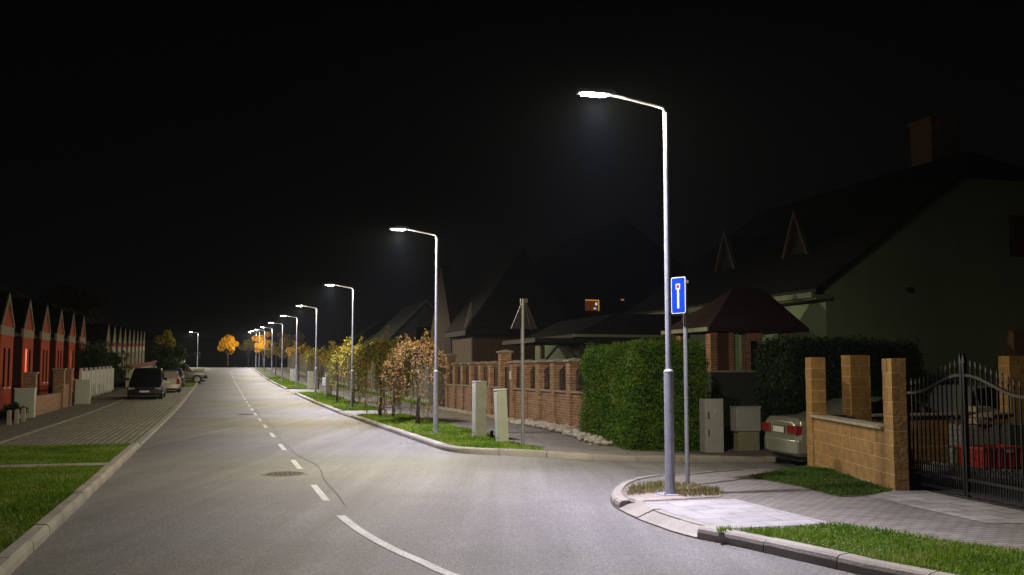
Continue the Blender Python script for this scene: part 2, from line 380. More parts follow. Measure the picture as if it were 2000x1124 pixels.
# kerbs
def kerb(name, path, side, h, w=.15, L=1.0, mat=None, lo=.03, prof=None):
    """side=+1: kerb body lies to the left of the path direction in (u,v) plane"""
    P = [Vector(p) for p in path]; cum = [0]
    for a, b in zip(P, P[1:]): cum.append(cum[-1]+(b-a).length)
    def at(s):
        s = min(max(s, 0), cum[-1]-1e-4); i = max(j for j in range(len(cum)-1) if cum[j] <= s); a, b = P[i], P[i+1]
        return a.lerp(b, (s-cum[i])/(cum[i+1]-cum[i])), (b-a).normalized()
    mb = MB(); s = 0
    while s < cum[-1]-.05:
        e = min(s+L, cum[-1]); dz = random.uniform(-.006, .006); dn = random.uniform(-.006, .006); k = 3; rings = []
        for i in range(k+1):
            p, t = at(s+.006+(e-s-.012)*i/k); nn = Vector((-t.y, t.x))*side
            # blend normal on curves
            sec = [(0, -.08), (.004, h-.055), (.016, h-.022), (.045, h-.002), (w, h+.004), (w, -.08)] if not prof else prof
            for (o, z) in sec:
                q = p+nn*(o+dn); x, y = UV(*q); rings.append((x, y, G(x, y)+z+dz))
        m = len(sec); fs = []
        for i in range(k):
            for j in range(m): fs.append((i*m+j, i*m+(j+1) % m, (i+1)*m+(j+1) % m, (i+1)*m+j))
        fs.append(tuple(range(m))); fs.append(tuple(range(k*m, (k+1)*m))[::-1]); mb.add(rings, fs); s = e
    return tag(mb.build(name, mat or m_kerb), kind='structure')
# orientation: path in (u,v); left of +u direction is +v -> side=+1 puts body at larger v
kerb('left_kerb', [(-3, VL), (24.9, VL)], -1, .12)
kerb('left_flush_kerb', [(25.0, VL), (88, VL)], -1, .035, w=.16)
kerb('left_far_kerb', [(88, VL), (157, VL)], -1, .10)
NS = smoothpath(near, 5)
# split at the dropped stretch
def nearest(path, px):
    q = Vector(WU(*px)); return min(range(len(path)), key=lambda i: (Vector(path[i])-q).length)
ia, ib = nearest(NS, (1208, 997)), nearest(NS, (1361, 1053))
kerb('corner_kerb', NS[:ia+1], -1, .12, L=.8, mat=m_kerb)
kerb('dropped_kerb', NS[ia:ib+1], -1, .05, L=.8, mat=m_kerb, prof=[(0, -.08), (0, .02), (.05, .035), (.13, .075), (.135, .070), (.21, .109), (.30, .1095), (.30, -.08)])
kerb('near_kerb', NS[ib:], -1, .13, L=.95, mat=m_kerbr)
FC = smoothpath(far_c, 5)
kerb('far_corner_kerb', [(38.4, VR), (30, VR), (24, VR)]+FC, -1, .12, mat=m_kerbr)
kerb('island_kerb', [(67.5, VR), (42.3, VR)], -1, .12, mat=m_kerbr)
kerb('far_island_kerb', [(111, VR), (77, VR)], -1, .12, mat=m_kerbr)
kerb('end_kerb', [(157, VR), (115, VR)], -1, .12, mat=m_kerbr)
# left verge, path, parking bay, sidewalk
kw = .15
sheet('left_verge', [(-3, VL-kw), (19.35, VL-kw), (19.35, -5.6), (-3, -5.6)], .085, m_turf)
sheet('left_verge_strip', [(19.9, VL-kw), (24.9, VL-kw), (24.9, -5.6), (19.9, -5.6)], .085, m_turf)
sheet('concrete_path', [(19.35, VL-kw), (19.9, VL-kw), (19.9, -5.6), (19.35, -5.6)], .10, m_path)
sheet('parking_bay', [(24.9, VL-.16), (84, VL-.16), (84, -4.93), (24.9, -4.93)], .03, m_bay)
sheet('bay_edge_strip', [(24.9, -4.93), (84, -4.93), (84, -5.03), (24.9, -5.03)], .045, m_kerb, side=.06)
sheet('left_sidewalk', [(24.9, -5.03), (157, -5.03), (157, -6.6), (24.9, -6.6)], .035, M('dark_sidewalk', (.13, .115, .09), .9, var=.2, scale=1, bump=.4, fine=.2, fscale=50))
sheet('left_front_verge', [(84, VL-.16), (157, VL-.16), (157, -5.03), (84, -5.03)], .05, m_turf)
grass('left_grass', [(8, VL-.17), (19.3, VL-.17), (19.3, -5.4), (8, -5.4)], .085, 2100, .05, w=.007, label='green mown grass left of the kerb in front of the narrow concrete path')
grass('left_strip_grass', [(19.95, VL-.17), (24.9, VL-.17), (24.9, -5.5), (19.95, -5.5)], .085, 1500, .045, w=.008, label='green grass strip between the concrete path and the parking bay')
grass('bay_weeds', [(38, VL-.3), (60, VL-.3), (60, -2.1), (38, -2.0)], .03, 90, .05, w=.010, label='sparse weeds along the kerb edge of the parking bay')
grass('left_far_grass', [(84, VL-.17), (110, VL-.17), (110, -4.9), (84, -4.9)], .05, 130, .10, w=.02, label='grass strip past the parked cars on the left')
# right far side: grass islands, sidewalk
KI = VR+.15
isl = [(24, KI)]+[(a+.1, b+.13) for a, b in [(22.6, 4.79), (22.0, 4.85), (21.5, 5.02), (21.15, 5.32), (20.9, 5.8)]]+[(20.75, 6.75), (22.2, 6.75), (38.2, 6.75), (38.2, KI)]
sheet('sidewalk', [(38.2, 6.75), (22.2, 6.75), (20.68, 6.8), (20.55, 7.5), (20.48, 9.0), (20.45, 30), (26, 30), (26, 9.75), (157, 9.75), (157, 6.75)], .11, m_paver, side=.1)
sheet('grass_island', isl, .10, m_turf)
sheet('grass_island_far', [(42.4, KI), (67.4, KI), (67.4, 6.75), (42.4, 6.75)], .10, m_turf, side=.1)
sheet('grass_island_farther', [(77, KI), (111, KI), (111, 6.75), (77, 6.75)], .10, m_turf, side=.1)
sheet('grass_island_end', [(115, KI), (157, KI), (157, 6.75), (115, 6.75)], .10, m_turf, side=.1)
sheet('cross_path', [(38.25, VR+.12), (42.35, VR+.12), (42.35, 6.74), (38.25, 6.74)], .104, m_path)
kerb('cross_path_kerb', [(42.3, VR), (38.4, VR)], -1, .09, mat=m_kerbr)
sheet('driveway', [(67.5, VR-.05), (77, VR-.05), (77, 6.75), (67.5, 6.75)], .03, m_path)
sheet('far_driveway', [(111, VR-.05), (115, VR-.05), (115, 6.75), (111, 6.75)], .03, m_path)
grass('island_grass', isl, .10, 750, .07, w=.011, label='grass on the kerbed island around the second street lamp')
grass('island_grass_far', [(42.4, KI), (67.4, KI), (67.4, 6.7), (42.4, 6.7)], .10, 300, .08, w=.017, label='grass strip between road and sidewalk past the cross path')
grass('island_grass_farther', [(77, KI), (111, KI), (111, 6.7), (77, 6.7)], .10, 110, .10, w=.03, label='distant grass strip beyond the driveway on the right')
grass('fence_grass', [(46, 9.0), (100, 9.0), (100, 9.6), (46, 9.6)], .11, 200, .12, w=.02, label='thin grass growing along the foot of the panel fence')
# near right corner
off = []
P = [Vector(p) for p in NS]
for i, p in enumerate(P):
    t = (P[min(i+1, len(P)-1)]-P[max(i-1, 0)]).normalized(); nn = Vector((-t.y, t.x)); off.append(tuple(p-nn*(.15 if not ia < i < ib else .195)))
corner = off + [(-1.5, 30), (15, 40)]
corner = [p for i, p in enumerate(off)] + [(-1.5, 24), (9, 24), (14.9, 24), (15.05, 39.9)]
sheet('corner_sidewalk', corner, .105, m_paver, .8)
rb = []
for i in range(ia+1, ib):
    t = (P[i+1]-P[i-1]).normalized(); rb.append(tuple(P[i]-Vector((-t.y, t.x))*.30))
ramp_poly = rb+[WU(1395, 1033, .11), WU(1634, 1024, .11), WU(1520, 996, .11), WU(1437, 975, .11), WU(1330, 978, .11), WU(1262, 981, .11)]
sheet('light_paved_ramp', ramp_poly, .1095, m_slab, .5)
isle = [WU(1228, 962, .11), WU(1235, 956, .11), WU(1290, 948, .11), WU(1345, 950, .11), WU(1400, 958, .11), WU(1412, 970, .11), WU(1330, 975, .11), WU(1245, 979, .11), WU(1226, 972, .11)]
sheet('lamp_sand_patch', isle, .112, m_sand, .4)
isle2 = [WU(1228, 962, .11), WU(1235, 955, .11), WU(1290, 946, .11), WU(1345, 948, .11), WU(1400, 957, .11), WU(1412, 970, .11), WU(1340, 972, .11), WU(1300, 963, .11), WU(1225, 970, .11)]
grass('lamp_grass', isle2, .112, 2600, .075, mat=m_dry, w=.006, label='dry yellowish grass around the foot of the nearest street lamp')
g_near = [(WU(1400, 1040, .11)), WU(1634, 1026, .11), WU(1800, 1048, .11), WU(2000, 1080, .11), (7.0, 10.0), (4, 12), (1, 14), (-1, 14)] + [q for q in off[ib+1:]][::-1]
k0 = off[ib+2:][::-1]
g_near = [WU(1634, 1026, .11), WU(1800, 1050, .11), WU(2000, 1081, .11), (5.2, 9.3), (1.5, 12)] + [q for q in k0 if q[0] > 1.5] + [WU(1400, 1042, .11)]
sheet('near_verge', g_near, .111, m_turf, .6)
grass('near_grass', g_near, .111, 4200, .055, w=.005, label='lush green grass with clover in the right foreground')
def flecks(name, poly, zoff, n, size, mat, label, cat, flat=.25):
    xy = [UV(*p) for p in poly]; xs = [p[0] for p in xy]; ys = [p[1] for p in xy]
    x = rng.uniform(min(xs), max(xs), n*3); y = rng.uniform(min(ys), max(ys), n*3); k = inpoly(x, y, xy); x, y = x[k][:n], y[k][:n]
    C = np.stack([x, y, np.array([G(a, b) for a, b in zip(x, y)])+zoff+rng.uniform(0, .02, len(x))], 1)
    A = rdir(len(x)); A[:, 2] *= flat; A /= np.linalg.norm(A, axis=1)[:, None]; B = np.cross(np.array([0, 0, 1.0]), A)+rng.normal(0, .15, (len(x), 3)); s_ = size*rng.uniform(.6, 1.3, (len(x), 1))
    return tag(quads(name, mat, C, A*s_*.5, B*s_*.4), label, cat, kind='stuff')
m_clover = LEAF('clover_leaf', [(.05, .14, .01), (.11, .24, .03), (.22, .34, .10), (.42, .46, .30)], .2, 4)
m_fallen = LEAF('fallen_leaf', [(.16, .08, .02), (.30, .18, .04), (.38, .26, .06), (.20, .07, .02)], .1, 4)
flecks('clover', g_near, .135, 9000, .022, m_clover, 'clover leaves spread through the right foreground verge', 'clover')
flecks('fallen_leaves', [(20, 3.2), (21.5, 8.9), (60, 8.9), (60, 3.2)], .112, 900, .06, m_fallen, 'fallen autumn leaves under the small trees', 'fallen leaves')
flecks('verge_leaves', [(8, VL-.2), (24.8, VL-.2), (24.8, -5.4), (8, -5.4)], .125, 160, .05, m_fallen, 'a few fallen leaves on the left lawn', 'fallen leaves')
g_wall = [WU(1462, 932, .11), WU(1530, 921, .11), WU(1578, 913, .11), WU(1650, 930, .11), WU(1722, 954, .11), WU(1745, 958, .11), WU(1700, 968, .11), WU(1640, 971, .11), WU(1560, 950, .11)]
sheet('wall_verge', g_wall, .111, m_turf, .5)
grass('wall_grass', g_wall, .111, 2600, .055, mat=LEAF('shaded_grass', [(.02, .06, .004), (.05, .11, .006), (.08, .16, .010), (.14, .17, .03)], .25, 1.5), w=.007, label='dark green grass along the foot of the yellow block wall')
sheet('gate_driveway', [WU(1692, 969, .11), WU(1752, 957, .11), WU(1775, 950, .11), WU(2040, 1002, .11), WU(2060, 1030, .11), WU(2000, 1022, .11), WU(1925, 1022, .11)], .1105, m_drive, .5)
tag(sheet('yard_ground', [(15.6, 10.2), (15.6, 24), (-2, 24), (-2, 10.6), (11, 9.9)], .1085, M('yard_soil', (.05, .042, .03), .95, var=.5, scale=1.5, bump=1, bscale=15, fine=.4, fscale=30), 1.0), kind='structure')
# drain covers
def manhole(px, py, label, r=.4):
    u, v = WU(px, py); t = thing('manhole_cover', label, 'manhole cover', u, v, group='manhole covers in the road')
    mb = MB(); n = 32; mb.prism([(r*math.cos(2*math.pi*k/n), r*math.sin(2*math.pi*k/n)) for k in range(n)], .001, .006, 'z')
    mb.build('rim', M('manhole_rim', (.13, .115, .10), .7, fine=.3, fscale=60), t)
    mb = MB(); mb.prism([((r-.07)*math.cos(2*math.pi*k/n), (r-.07)*math.sin(2*math.pi*k/n)) for k in range(n)], .007, .011, 'z')
    for i in range(-3, 4):
        for j in range(-3, 4):
            if i*i+j*j < 12: mb.box(i*.08-.022, i*.08+.022, j*.08-.022, j*.08+.022, .0112, .017)
    mb.build('lid', M('manhole_iron', (.15, .12, .095), .9, spec=.1, metal=0, var=.4, scale=12), t)
manhole(557, 926, 'round rusty manhole cover left of the centre line dashes')
manhole(480, 810, 'small distant manhole cover beside the far centre dashes', .35)

# ================= STREET LAMPS =================
def light_nodes(L):
    """angular output of an LED road luminaire: strong along the road, weaker across it, yellower at wide angles"""
    L.use_nodes = True; n = L.node_tree; n.nodes.clear(); o = N(n, 'ShaderNodeOutputLight'); e = N(n, 'ShaderNodeEmission')
    g = N(n, 'ShaderNodeNewGeometry')
    def comp(vec, lo, hi):
        dt = N(n, 'ShaderNodeVectorMath', operation='DOT_PRODUCT'); n.links.new(g.outputs['Incoming'], dt.inputs[0]); dt.inputs[1].default_value = vec
        mr = N(n, 'ShaderNodeMapRange'); mr.inputs['From Min'].default_value = lo; mr.inputs['From Max'].default_value = hi; n.links.new(dt.outputs['Value'], mr.inputs['Value']); return mr.outputs[0]
    down = comp((0, 0, -LZ), -.2, 1.0)            # 0 = slightly above horizontal, 1 = straight down
    q = lambda c: (c+.2)/1.2
    col = ramp(n, [(q(0), (1, .86, .60)), (q(.45), (1, .85, .60)), (q(.62), (.99, .92, .80)), (q(.76), (.92, .88, 1.0)), (q(1), (.90, .84, 1.05))]); n.links.new(down, col.inputs[0])
    A = ramp(n, [(q(-.15), (0,)*3), (q(0), (.35,)*3), (q(.12), (.8,)*3), (q(.3), (1,)*3)]); n.links.new(down, A.inputs[0])
    along = comp((-S_, C_, 0), -1, 1); h = lambda d: (d+1)/2
    us_ = [(-1, .4), (-.92, .46), (-.8, .60), (-.6, .58), (-.35, .46), (0, .42), (.35, .46), (.6, .58), (.8, .60), (.92, .46), (1, .3)]
    U = ramp(n, [(h(d), (k,)*3) for d, k in us_]); n.links.new(along, U.inputs[0])
    across = comp((C_*LZ, S_*LZ, 0), -1, 1)
    V = ramp(n, [(h(d), (k,)*3) for d, k in [(-1, .36), (-.78, .33), (-.45, .60), (0, 1), (.30, .80), (.5, .42), (.64, .28), (.76, .17), (.9, .35), (1, .65)]]); n.links.new(across, V.inputs[0])
    m1 = N(n, 'ShaderNodeMath', operation='MULTIPLY'); m2 = N(n, 'ShaderNodeMath', operation='MULTIPLY'); m3 = N(n, 'ShaderNodeMath', operation='MULTIPLY')
    n.links.new(A.outputs[0], m1.inputs[0]); n.links.new(U.outputs[0], m1.inputs[1]); n.links.new(m1.outputs[0], m2.inputs[0]); n.links.new(V.outputs[0], m2.inputs[1])
    n.links.new(m2.outputs[0], m3.inputs[0]); m3.inputs[1].default_value = 3
    n.links.new(col.outputs[0], e.inputs[0]); n.links.new(m3.outputs[0], e.inputs[1]); n.links.new(e.outputs[0], o.inputs[0])
LZ = 1.0
lamps_uv = [WU(1309, 966, .11), WU(851, 848, .10)] + [(44.8, 5.60), (62.3, 5.62), (77.8, 5.58), (94.4, 5.5), (113.8, 5.55), (131.5, 5.5), (148, 5.5), (161, 5.5)]
m_led = EM('led_light', (1, .97, .88), 220)
def make_lamp(u, v, label):
    t = thing('street_lamp', label, 'street lamp', u, v, GU(u, v)+.11, group='street lamps along the road')
    mb = MB(); mb.box(-.17, .17, -.17, .17, .0, .012, bev=.003)
    for a in (-.13, .13):
        for b_ in (-.13, .13): mb.tube([(a, b_, .012), (a, b_, .035)], .012, 6)
    mb.build('base_plate', m_pole, t)
    mb = MB(); mb.tube([(0, 0, .012), (0, 0, 1.58), (0, 0, 1.625), (0, 0, 1.65), (0, 0, 1.66)], [.066, .066, .066, .052, .038], 20, cap=False)
    mb.tube([(0, 0, 1.62), (0, 0, 3.3), (0, 0, 5.13)], [.040, .038, .035], 18)
    mb.tube([(0, 0, 5.13), (0, 0, 5.15)], [.043, .043], 18)
    mb.build('pole', m_pole, t, smooth='auto')
    mb = MB(); mb.box(-.02, .02, -.072, -.062, .45, .75); mb.build('service_door', m_pole, t)
    mb = MB(); mb.tube([(0, 0, 1.615), (0, 0, 1.632)], [.069, .069], 20); mb.build('collar', m_white, t)
    mb = MB(); mb.tube([(0, 0, 5.14), (-.04, 0, 5.22), (-.18, 0, 5.25), (-.55, 0, 5.31), (-.8, 0, 5.35)], [.025, .024, .022, .02, .02], 10)
    mb.build('arm', m_pole, t, smooth=True)
    hd = MB(); hd.prism([(-.74, -.05), (-.80, -.085), (-1.15, -.10), (-1.27, -.06), (-1.27, .06), (-1.15, .10), (-.80, .085), (-.74, .05)], 5.335, 5.385, 'z')
    hd.prism([(-.80, -.06), (-1.1, -.07), (-1.1, .07), (-.80, .06)], 5.385, 5.41, 'z')
    ho = hd.build('lamp_head', m_pole, t, bevel=.006)
    ln = MB(); ln.prism([(-.86, -.065), (-1.2, -.075), (-1.2, .075), (-.86, .065)], 5.322, 5.334, 'z'); ln.build('lens', m_led, ho)
    L = bpy.data.lights.new('lamp_light', 'POINT'); L.energy = LAMP_W; L.shadow_soft_size = .09
    light_nodes(L); lo = bpy.data.objects.new('lamp_light', L); COL.objects.link(lo); lo.parent = ho; lo.location = (-1.03, 0, 5.25)
    return t
lab = ['nearest street lamp on the sandy corner island, tall grey pole', 'street lamp in the grass island left of the two pale pillars', 'street lamp amid the dark weeping tree',
       'street lamp beside the small grey box on a post', 'street lamp just left of a squat pale utility pillar, fifth along the row', 'sixth street lamp of the right row', 'seventh street lamp of the right row, beside the far orange trees',
       'eighth street lamp of the right row, behind small yellow trees', 'ninth street lamp of the right row, half hidden by an orange tree', 'farthest street lamp of the right row, only its head clear of the trees']
l0 = make_lamp(*lamps_uv[0], lab[0])
for i in range(1, len(lamps_uv)):
    dup(l0, None, lab[i], lamps_uv[i], GU(*lamps_uv[i])+.10)
dup(l0, None, 'lone street lamp at the far left end of the road past the dark off-road car', (160, -3.0), GU(160, -3.0))

# ================= SIGNS =================
m_blue = M('sign_blue', (.006, .045, .42), .35, var=.04); m_sred = M('sign_red', (.55, .02, .015), .4, var=.03); m_swh = M('sign_white', (.75, .75, .72), .4, var=.04)
su, sv = WU(1343, 949, .11)
t = thing('dead_end_sign', 'blue dead end road sign with white stem and red tip on a thin grey pole', 'road sign', su, sv, GU(su, sv)+.11)
mb = MB(); mb.tube([(0, 0, 0), (0, 0, 2.96)], .031, 16); mb.build('pole', m_poleD, t, smooth='auto')
SR = Matrix.Rotation(R(-62), 4, 'Z')
def sbox(mb, x0, x1, z0, z1, y0, y1): return mb.box(x0, x1, y0, y1, z0, z1, M_=Matrix.Translation((-.035, -.02, 0)) @ SRm)
SRm = Matrix.Rotation(R(-66), 4, 'Z')
def rrect(w, h, r, cz):
    out = []
    for cx, cy, a0 in ((w-r, h-r, 0), (-w+r, h-r, 90), (-w+r, -h+r, 180), (w-r, -h+r, 270)):
        for k in range(5):
            a = R(a0+k*22.5); out.append((cx+r*math.cos(a), cz+cy+r*math.sin(a)))
    return out
SZ = 2.72
def plate(poly, y0, y1, name, mat, par):
    mb = MB(); mb.prism(poly, y0, y1, 'y'); mb.v = [tuple(SMAT @ Vector(p)) for p in mb.v]; return mb.build(name, mat, par)
SMAT = Matrix.Translation((-.13, -.06, 0)) @ Matrix.Rotation(R(-69), 4, 'Z')
pl = plate(rrect(.140, .262, .028, SZ), -.006, .006, 'sign_plate', m_swh, t)
plate(rrect(.128, .250, .023, SZ), -.0085, -.0062, 'blue_field', m_blue, pl)
plate([(-.018, SZ-.19), (.018, SZ-.19), (.018, SZ+.10), (-.018, SZ+.10)], -.0105, -.0088, 'white_stem', m_swh, pl)
plate([(-.042, SZ+.085), (.042, SZ+.085), (.042, SZ+.165), (-.042, SZ+.165)], -.0125, -.0108, 'white_square', m_swh, pl)
plate([(-.027, SZ+.103), (.027, SZ+.103), (.027, SZ+.148), (-.027, SZ+.148)], -.0145, -.0128, 'red_square', m_sred, pl)
mb = MB()
for z in (SZ-.2, SZ+.2): mb.box(-.06, .04, -.04, .04, z-.02, z+.02)
mb.build('clamp', m_poleD, t)
# triangular sign on pole seen from the back
su, sv = WU(1021, 874, .10)
t = thing('triangular_sign', 'triangular road sign seen nearly edge-on from behind on a greenish grey pole', 'road sign', su, sv, GU(su, sv)+.10)
mb = MB(); mb.tube([(0, 0, 0), (0, 0, 3.28)], .038, 14); mb.build('pole', m_poleD, t, smooth='auto')
m_sback = M('sign_back', (.05, .045, .035), .6, var=.2)
SMAT = Matrix.Translation((.045, .05, 0)) @ Matrix.Rotation(R(18), 4, 'Z')
pl = plate([(-.34, 2.62), (.34, 2.62), (.03, 3.26), (-.03, 3.26)], -.003, .003, 'sign_plate', M('sign_back_dark', (.008, .007, .006), .7), t)
for a, b_ in (((-.34, 2.62), (-.03, 3.26)), ((.34, 2.62), (.03, 3.26)), ((.17, 2.6), (.01, 3.22))):
    plate([(a[0]-.012, a[1]), (a[0]+.012, a[1]), (b_[0]+.012, b_[1]), (b_[0]-.012, b_[1])], -.010, -.0032, 'rim_strip', M('rim_strip_metal', (.05, .04, .03), .5), pl)
mb = MB(); mb.box(-.05, .11, -.03, .04, 3.19, 3.29); mb.build('clamp', m_sback, t)

# ================= UTILITY PILLARS =================
def cab(name, label, cat, px, py, w, d, h, mat, rot=0, group=None, zo=.1, cap=None, door=None, uv=None):
    u, v = uv or WU(px, py, zo); t = thing(name, label, cat, u, v, GU(u, v)+zo, rot, group)
    mb = MB(); mb.box(-w/2, w/2, -d/2, d/2, 0, h); mb.build('body', mat, t, bevel=.008)
    if cap:
        mb = MB(); mb.box(-w/2-cap, w/2+cap, -d/2-cap, d/2+cap, h, h+.03); mb.build('lid', mat, t, bevel=.006)
    if door:
        mb = MB(); mb.box(-w/2-.006, -w/2-.001, -d/2+.03, d/2-.03, .12, h-.06); mb.build('door', mat, t)
    mb = MB(); mb.box(-w/2-.03, w/2+.03, -d/2-.03, d/2+.03, -.02, .025); mb.build('plinth', m_kerbr, t)
    return t
ug = 'pale utility pillars on the grass strip'
cab('utility_pillar', 'tall speckled concrete utility pillar behind the nearest pair of pillars, left one', 'utility pillar', 936, 854, .28, .40, 1.37, m_conc, 0, ug, cap=.006, door=True)
t = cab('utility_pillar', 'leaning smooth pale green utility pillar nearest the triangular sign', 'utility pillar', 981, 865, .24, .30, 1.22, m_concL, 0, ug, cap=.012, door=True)
t.rotation_euler = (R(0), R(-2.5), ROT)
mb = MB(); mb.box(.14, .20, -.32, -.26, 0, .16)
o = mb.build('marker_post', m_dark, thing('marker_post', 'short black stub post beside the tall concrete pillar', 'post', *WU(942, 853, .1), None, 0)); o.location.z = .1
cab('utility_pillar', 'squat concrete utility pillar beside the slim young tree', 'utility pillar', 641.5, 775, .36, .45, 1.33, m_conc, 0, ug, cap=.005, door=True)
cab('utility_pillar', 'pale utility pillar on the strip beyond the driveway', 'utility pillar', 0, 0, .38, .45, 1.25, m_concL, 0, ug, uv=(75.6, 6.45), cap=.005)
cab('utility_pillar', 'farthest pale utility pillar, beside the sixth lamp', 'utility pillar', 0, 0, .45, .5, 1.15, m_conc, 0, ug, uv=(96.5, 6.6), cap=.005)
t = thing('post_box', 'small grey meter box on a short post beside the fourth lamp', 'meter box', 65.2, 6.45, GU(65.2, 6.45)+.1)
mb = MB(); mb.box(-.05, .05, -.05, .05, 0, .55); mb.build('post', m_poleD, t)
mb = MB(); mb.box(-.16, .16, -.1, .1, .5, 1.02); mb.build('box', m_cab, t, bevel=.01)

# ================= BRICK FENCE (right, far corner) =================
t = thing('brick_fence', 'orange brick fence with capped pillars, iron grilles and brown boards', 'fence', 0, 0, 0.11, 0)
t.location = (0, 0, .1)
def fz(u): return 0
fu = [26.1+1.47*i for i in range(13)]
FV = 9.55
for i, u in enumerate(fu):
    tall = (i in (6, 12)); top = 2.28 if tall else 1.90
    b = -.35
    mb = MB(); mb.box(FV-.02, FV+.36, u-.19, u+.19, b, top); p = mb.build('pillar', m_brickL, t, bevel=.004)
    mb = MB(); mb.box(FV-.08, FV+.42, u-.25, u+.25, top, top+.045); mb.prism([(FV-.06, top+.045), (FV+.40, top+.045), (FV+.17, top+.10)], u-.23, u+.23, 'y'); mb.build('cap', m_cpale, p)
    if i == len(fu)-1: break
    a, c = u+.19, fu[i+1]-.19
    door = i in (5, )
    hw = .04 if door else 1.02
    if not door:
        mb = MB(); mb.box(FV+.04, FV+.30, a, c, b, hw); mb.build('low_wall', m_brickL, t)
        mb = MB(); mb.box(FV-.01, FV+.35, a, c, hw, hw+.05); mb.build('sill', m_cpale, t)
    if i <= 3:
        mb = MB(); n = 11; xx = FV+.17
        for k in range(n+1):
            y = a+(c-a)*k/n; zt = 1.60+.17*math.sin(math.pi*k/n); mb.tube([(xx, y, hw+.05), (xx, y, zt)], .009, 6)
        mb.tube([(xx, a+(c-a)*k/14, 1.60+.17*math.sin(math.pi*k/14)) for k in range(15)], .018, 6)
        mb.tube([(xx, a, hw+.12), (xx, c, hw+.12)], .012, 6)
        for k in range(3):
            cy = a+(c-a)*(k+.5)/3; mb.tube([(xx, cy+.09*math.cos(q*R(30)), 1.42+.09*math.sin(q*R(30))) for q in range(13)], .007, 5)
        mb.build('iron_grille', m_iron_g, t)
    else:
        mb = MB(); mb.box(FV+.12, FV+.17, a, c, hw+.05, 1.78)
        for k in range(1, 6): mb.box(FV+.105, FV+.12, a+(c-a)*k/6-.01, a+(c-a)*k/6+.01, hw+.08, 1.76)
        mb.build('door_panel' if door else 'board_panel', m_board, t)
mb = MB(); mb.box(FV-.06, FV-.021, fu[5]-.06, fu[5]+.06, 1.35, 1.62); mb.build('intercom', m_white, t)
# near end gate strip next to the hedge
t = thing('garden_gate', 'narrow dark iron gate between the brick fence and the hedge', 'gate', 0, 0, .1); t.location = (0, 0, .1)
mb = MB()
for k in range(7): mb.tube([(FV+.17, 25.05+.12*k, .05), (FV+.17, 25.05+.12*k, 1.75+.02*k)], .011, 6)
mb.build('bars', m_iron_g, t); mb = MB(); mb.box(FV+.15, FV+.19, 25.0, 25.85, .06, .10); mb.box(FV+.15, FV+.19, 25.0, 25.85, .9, .94); mb.build('rails', m_iron_g, t)
# brown gate at far end of the brick fence
t = thing('wooden_gate', 'dark red-brown boarded gate at the far end of the brick fence', 'gate', 0, 0, .1); t.location = (0, 0, .1)
mb = MB(); mb.box(FV+.1, FV+.15, 44.0, 47.2, .03, 2.0); mb.build('leaf', m_board, t)
mb = MB()
for k in range(1, 12): mb.box(FV+.085, FV+.099, 44.0+.267*k-.008, 44.0+.267*k+.008, .05, 1.98)
mb.build('battens', m_board, t)
# panel fence beyond
t = thing('panel_fence', 'long pale grey vertical panel fence behind the small trees', 'fence', 0, 0, 0); t.location = (0, 0, 0)
u = 47.5; k = 0
while u < 150:
    z0 = GU(u, 9.7)+.08; st = .06*(k % 2); h = 2.05+.25*((k//9) % 2)
    mb = MB(); mb.box(9.62+st*.3, 9.68+st*.3, u, u+2.3, z0+.28, z0+h)
    for j in range(1, 8): mb.box(9.606+st*.3, 9.619+st*.3, u+.29*j-.03, u+.29*j+.03, z0+.3, z0+h-.03)
    mb.build('panel', m_boards, t)
    mb = MB(); mb.box(9.56, 9.74, u-.07, u+.07, z0, z0+h+.06); mb.build('post', M('concrete_post', (.26, .24, .20), .9, var=.3), t)
    mb = MB(); mb.box(9.58, 9.70, u+.07, u+2.23, z0-.05, z0+.27); mb.build('base_board', m_conc, t)
    u += 2.42; k += 1
# pebbles
def stones(name, pts, size, label, mat=m_stone):
    mb = MB(); bm = bmesh.new(); bmesh.ops.create_icosphere(bm, subdivisions=1, radius=1); bm.verts.index_update()
    base = [v.co.copy() for v in bm.verts]; F_ = [tuple(v.index for v in f.verts) for f in bm.faces]; bm.free()
    for (u, v, zo) in pts:
        s = size*random.uniform(.5, 1.35); q = Matrix.Rotation(random.uniform(0, 6.3), 3, Vector((random.random(), random.random(), random.random()+.1)).normalized())
        x, y = UV(u, v); z = G(x, y)+zo; sx, sy, sz = s*random.uniform(.8, 1.3), s*random.uniform(.7, 1.1), s*random.uniform(.5, .8)
        mb.add([Vector((x, y, z+sz*.4))+Vector(((q@b).x*sx*random.uniform(.9, 1.1), (q@b).y*sy, (q@b).z*sz)) for b in base], F_)
    return tag(mb.build(name, mat, smooth='auto'), label, 'stones', kind='stuff')
stones('pebble_strip', [(random.uniform(23.6, 31), min(9.52, random.gauss(9.15, .17)), .12+random.uniform(0, .05)) for _ in range(800)]+[(random.uniform(31, 45), min(9.5, random.gauss(9.25, .13)), .11) for _ in range(330)], .075, 'pale pebbles heaped along the foot of the brick fence')

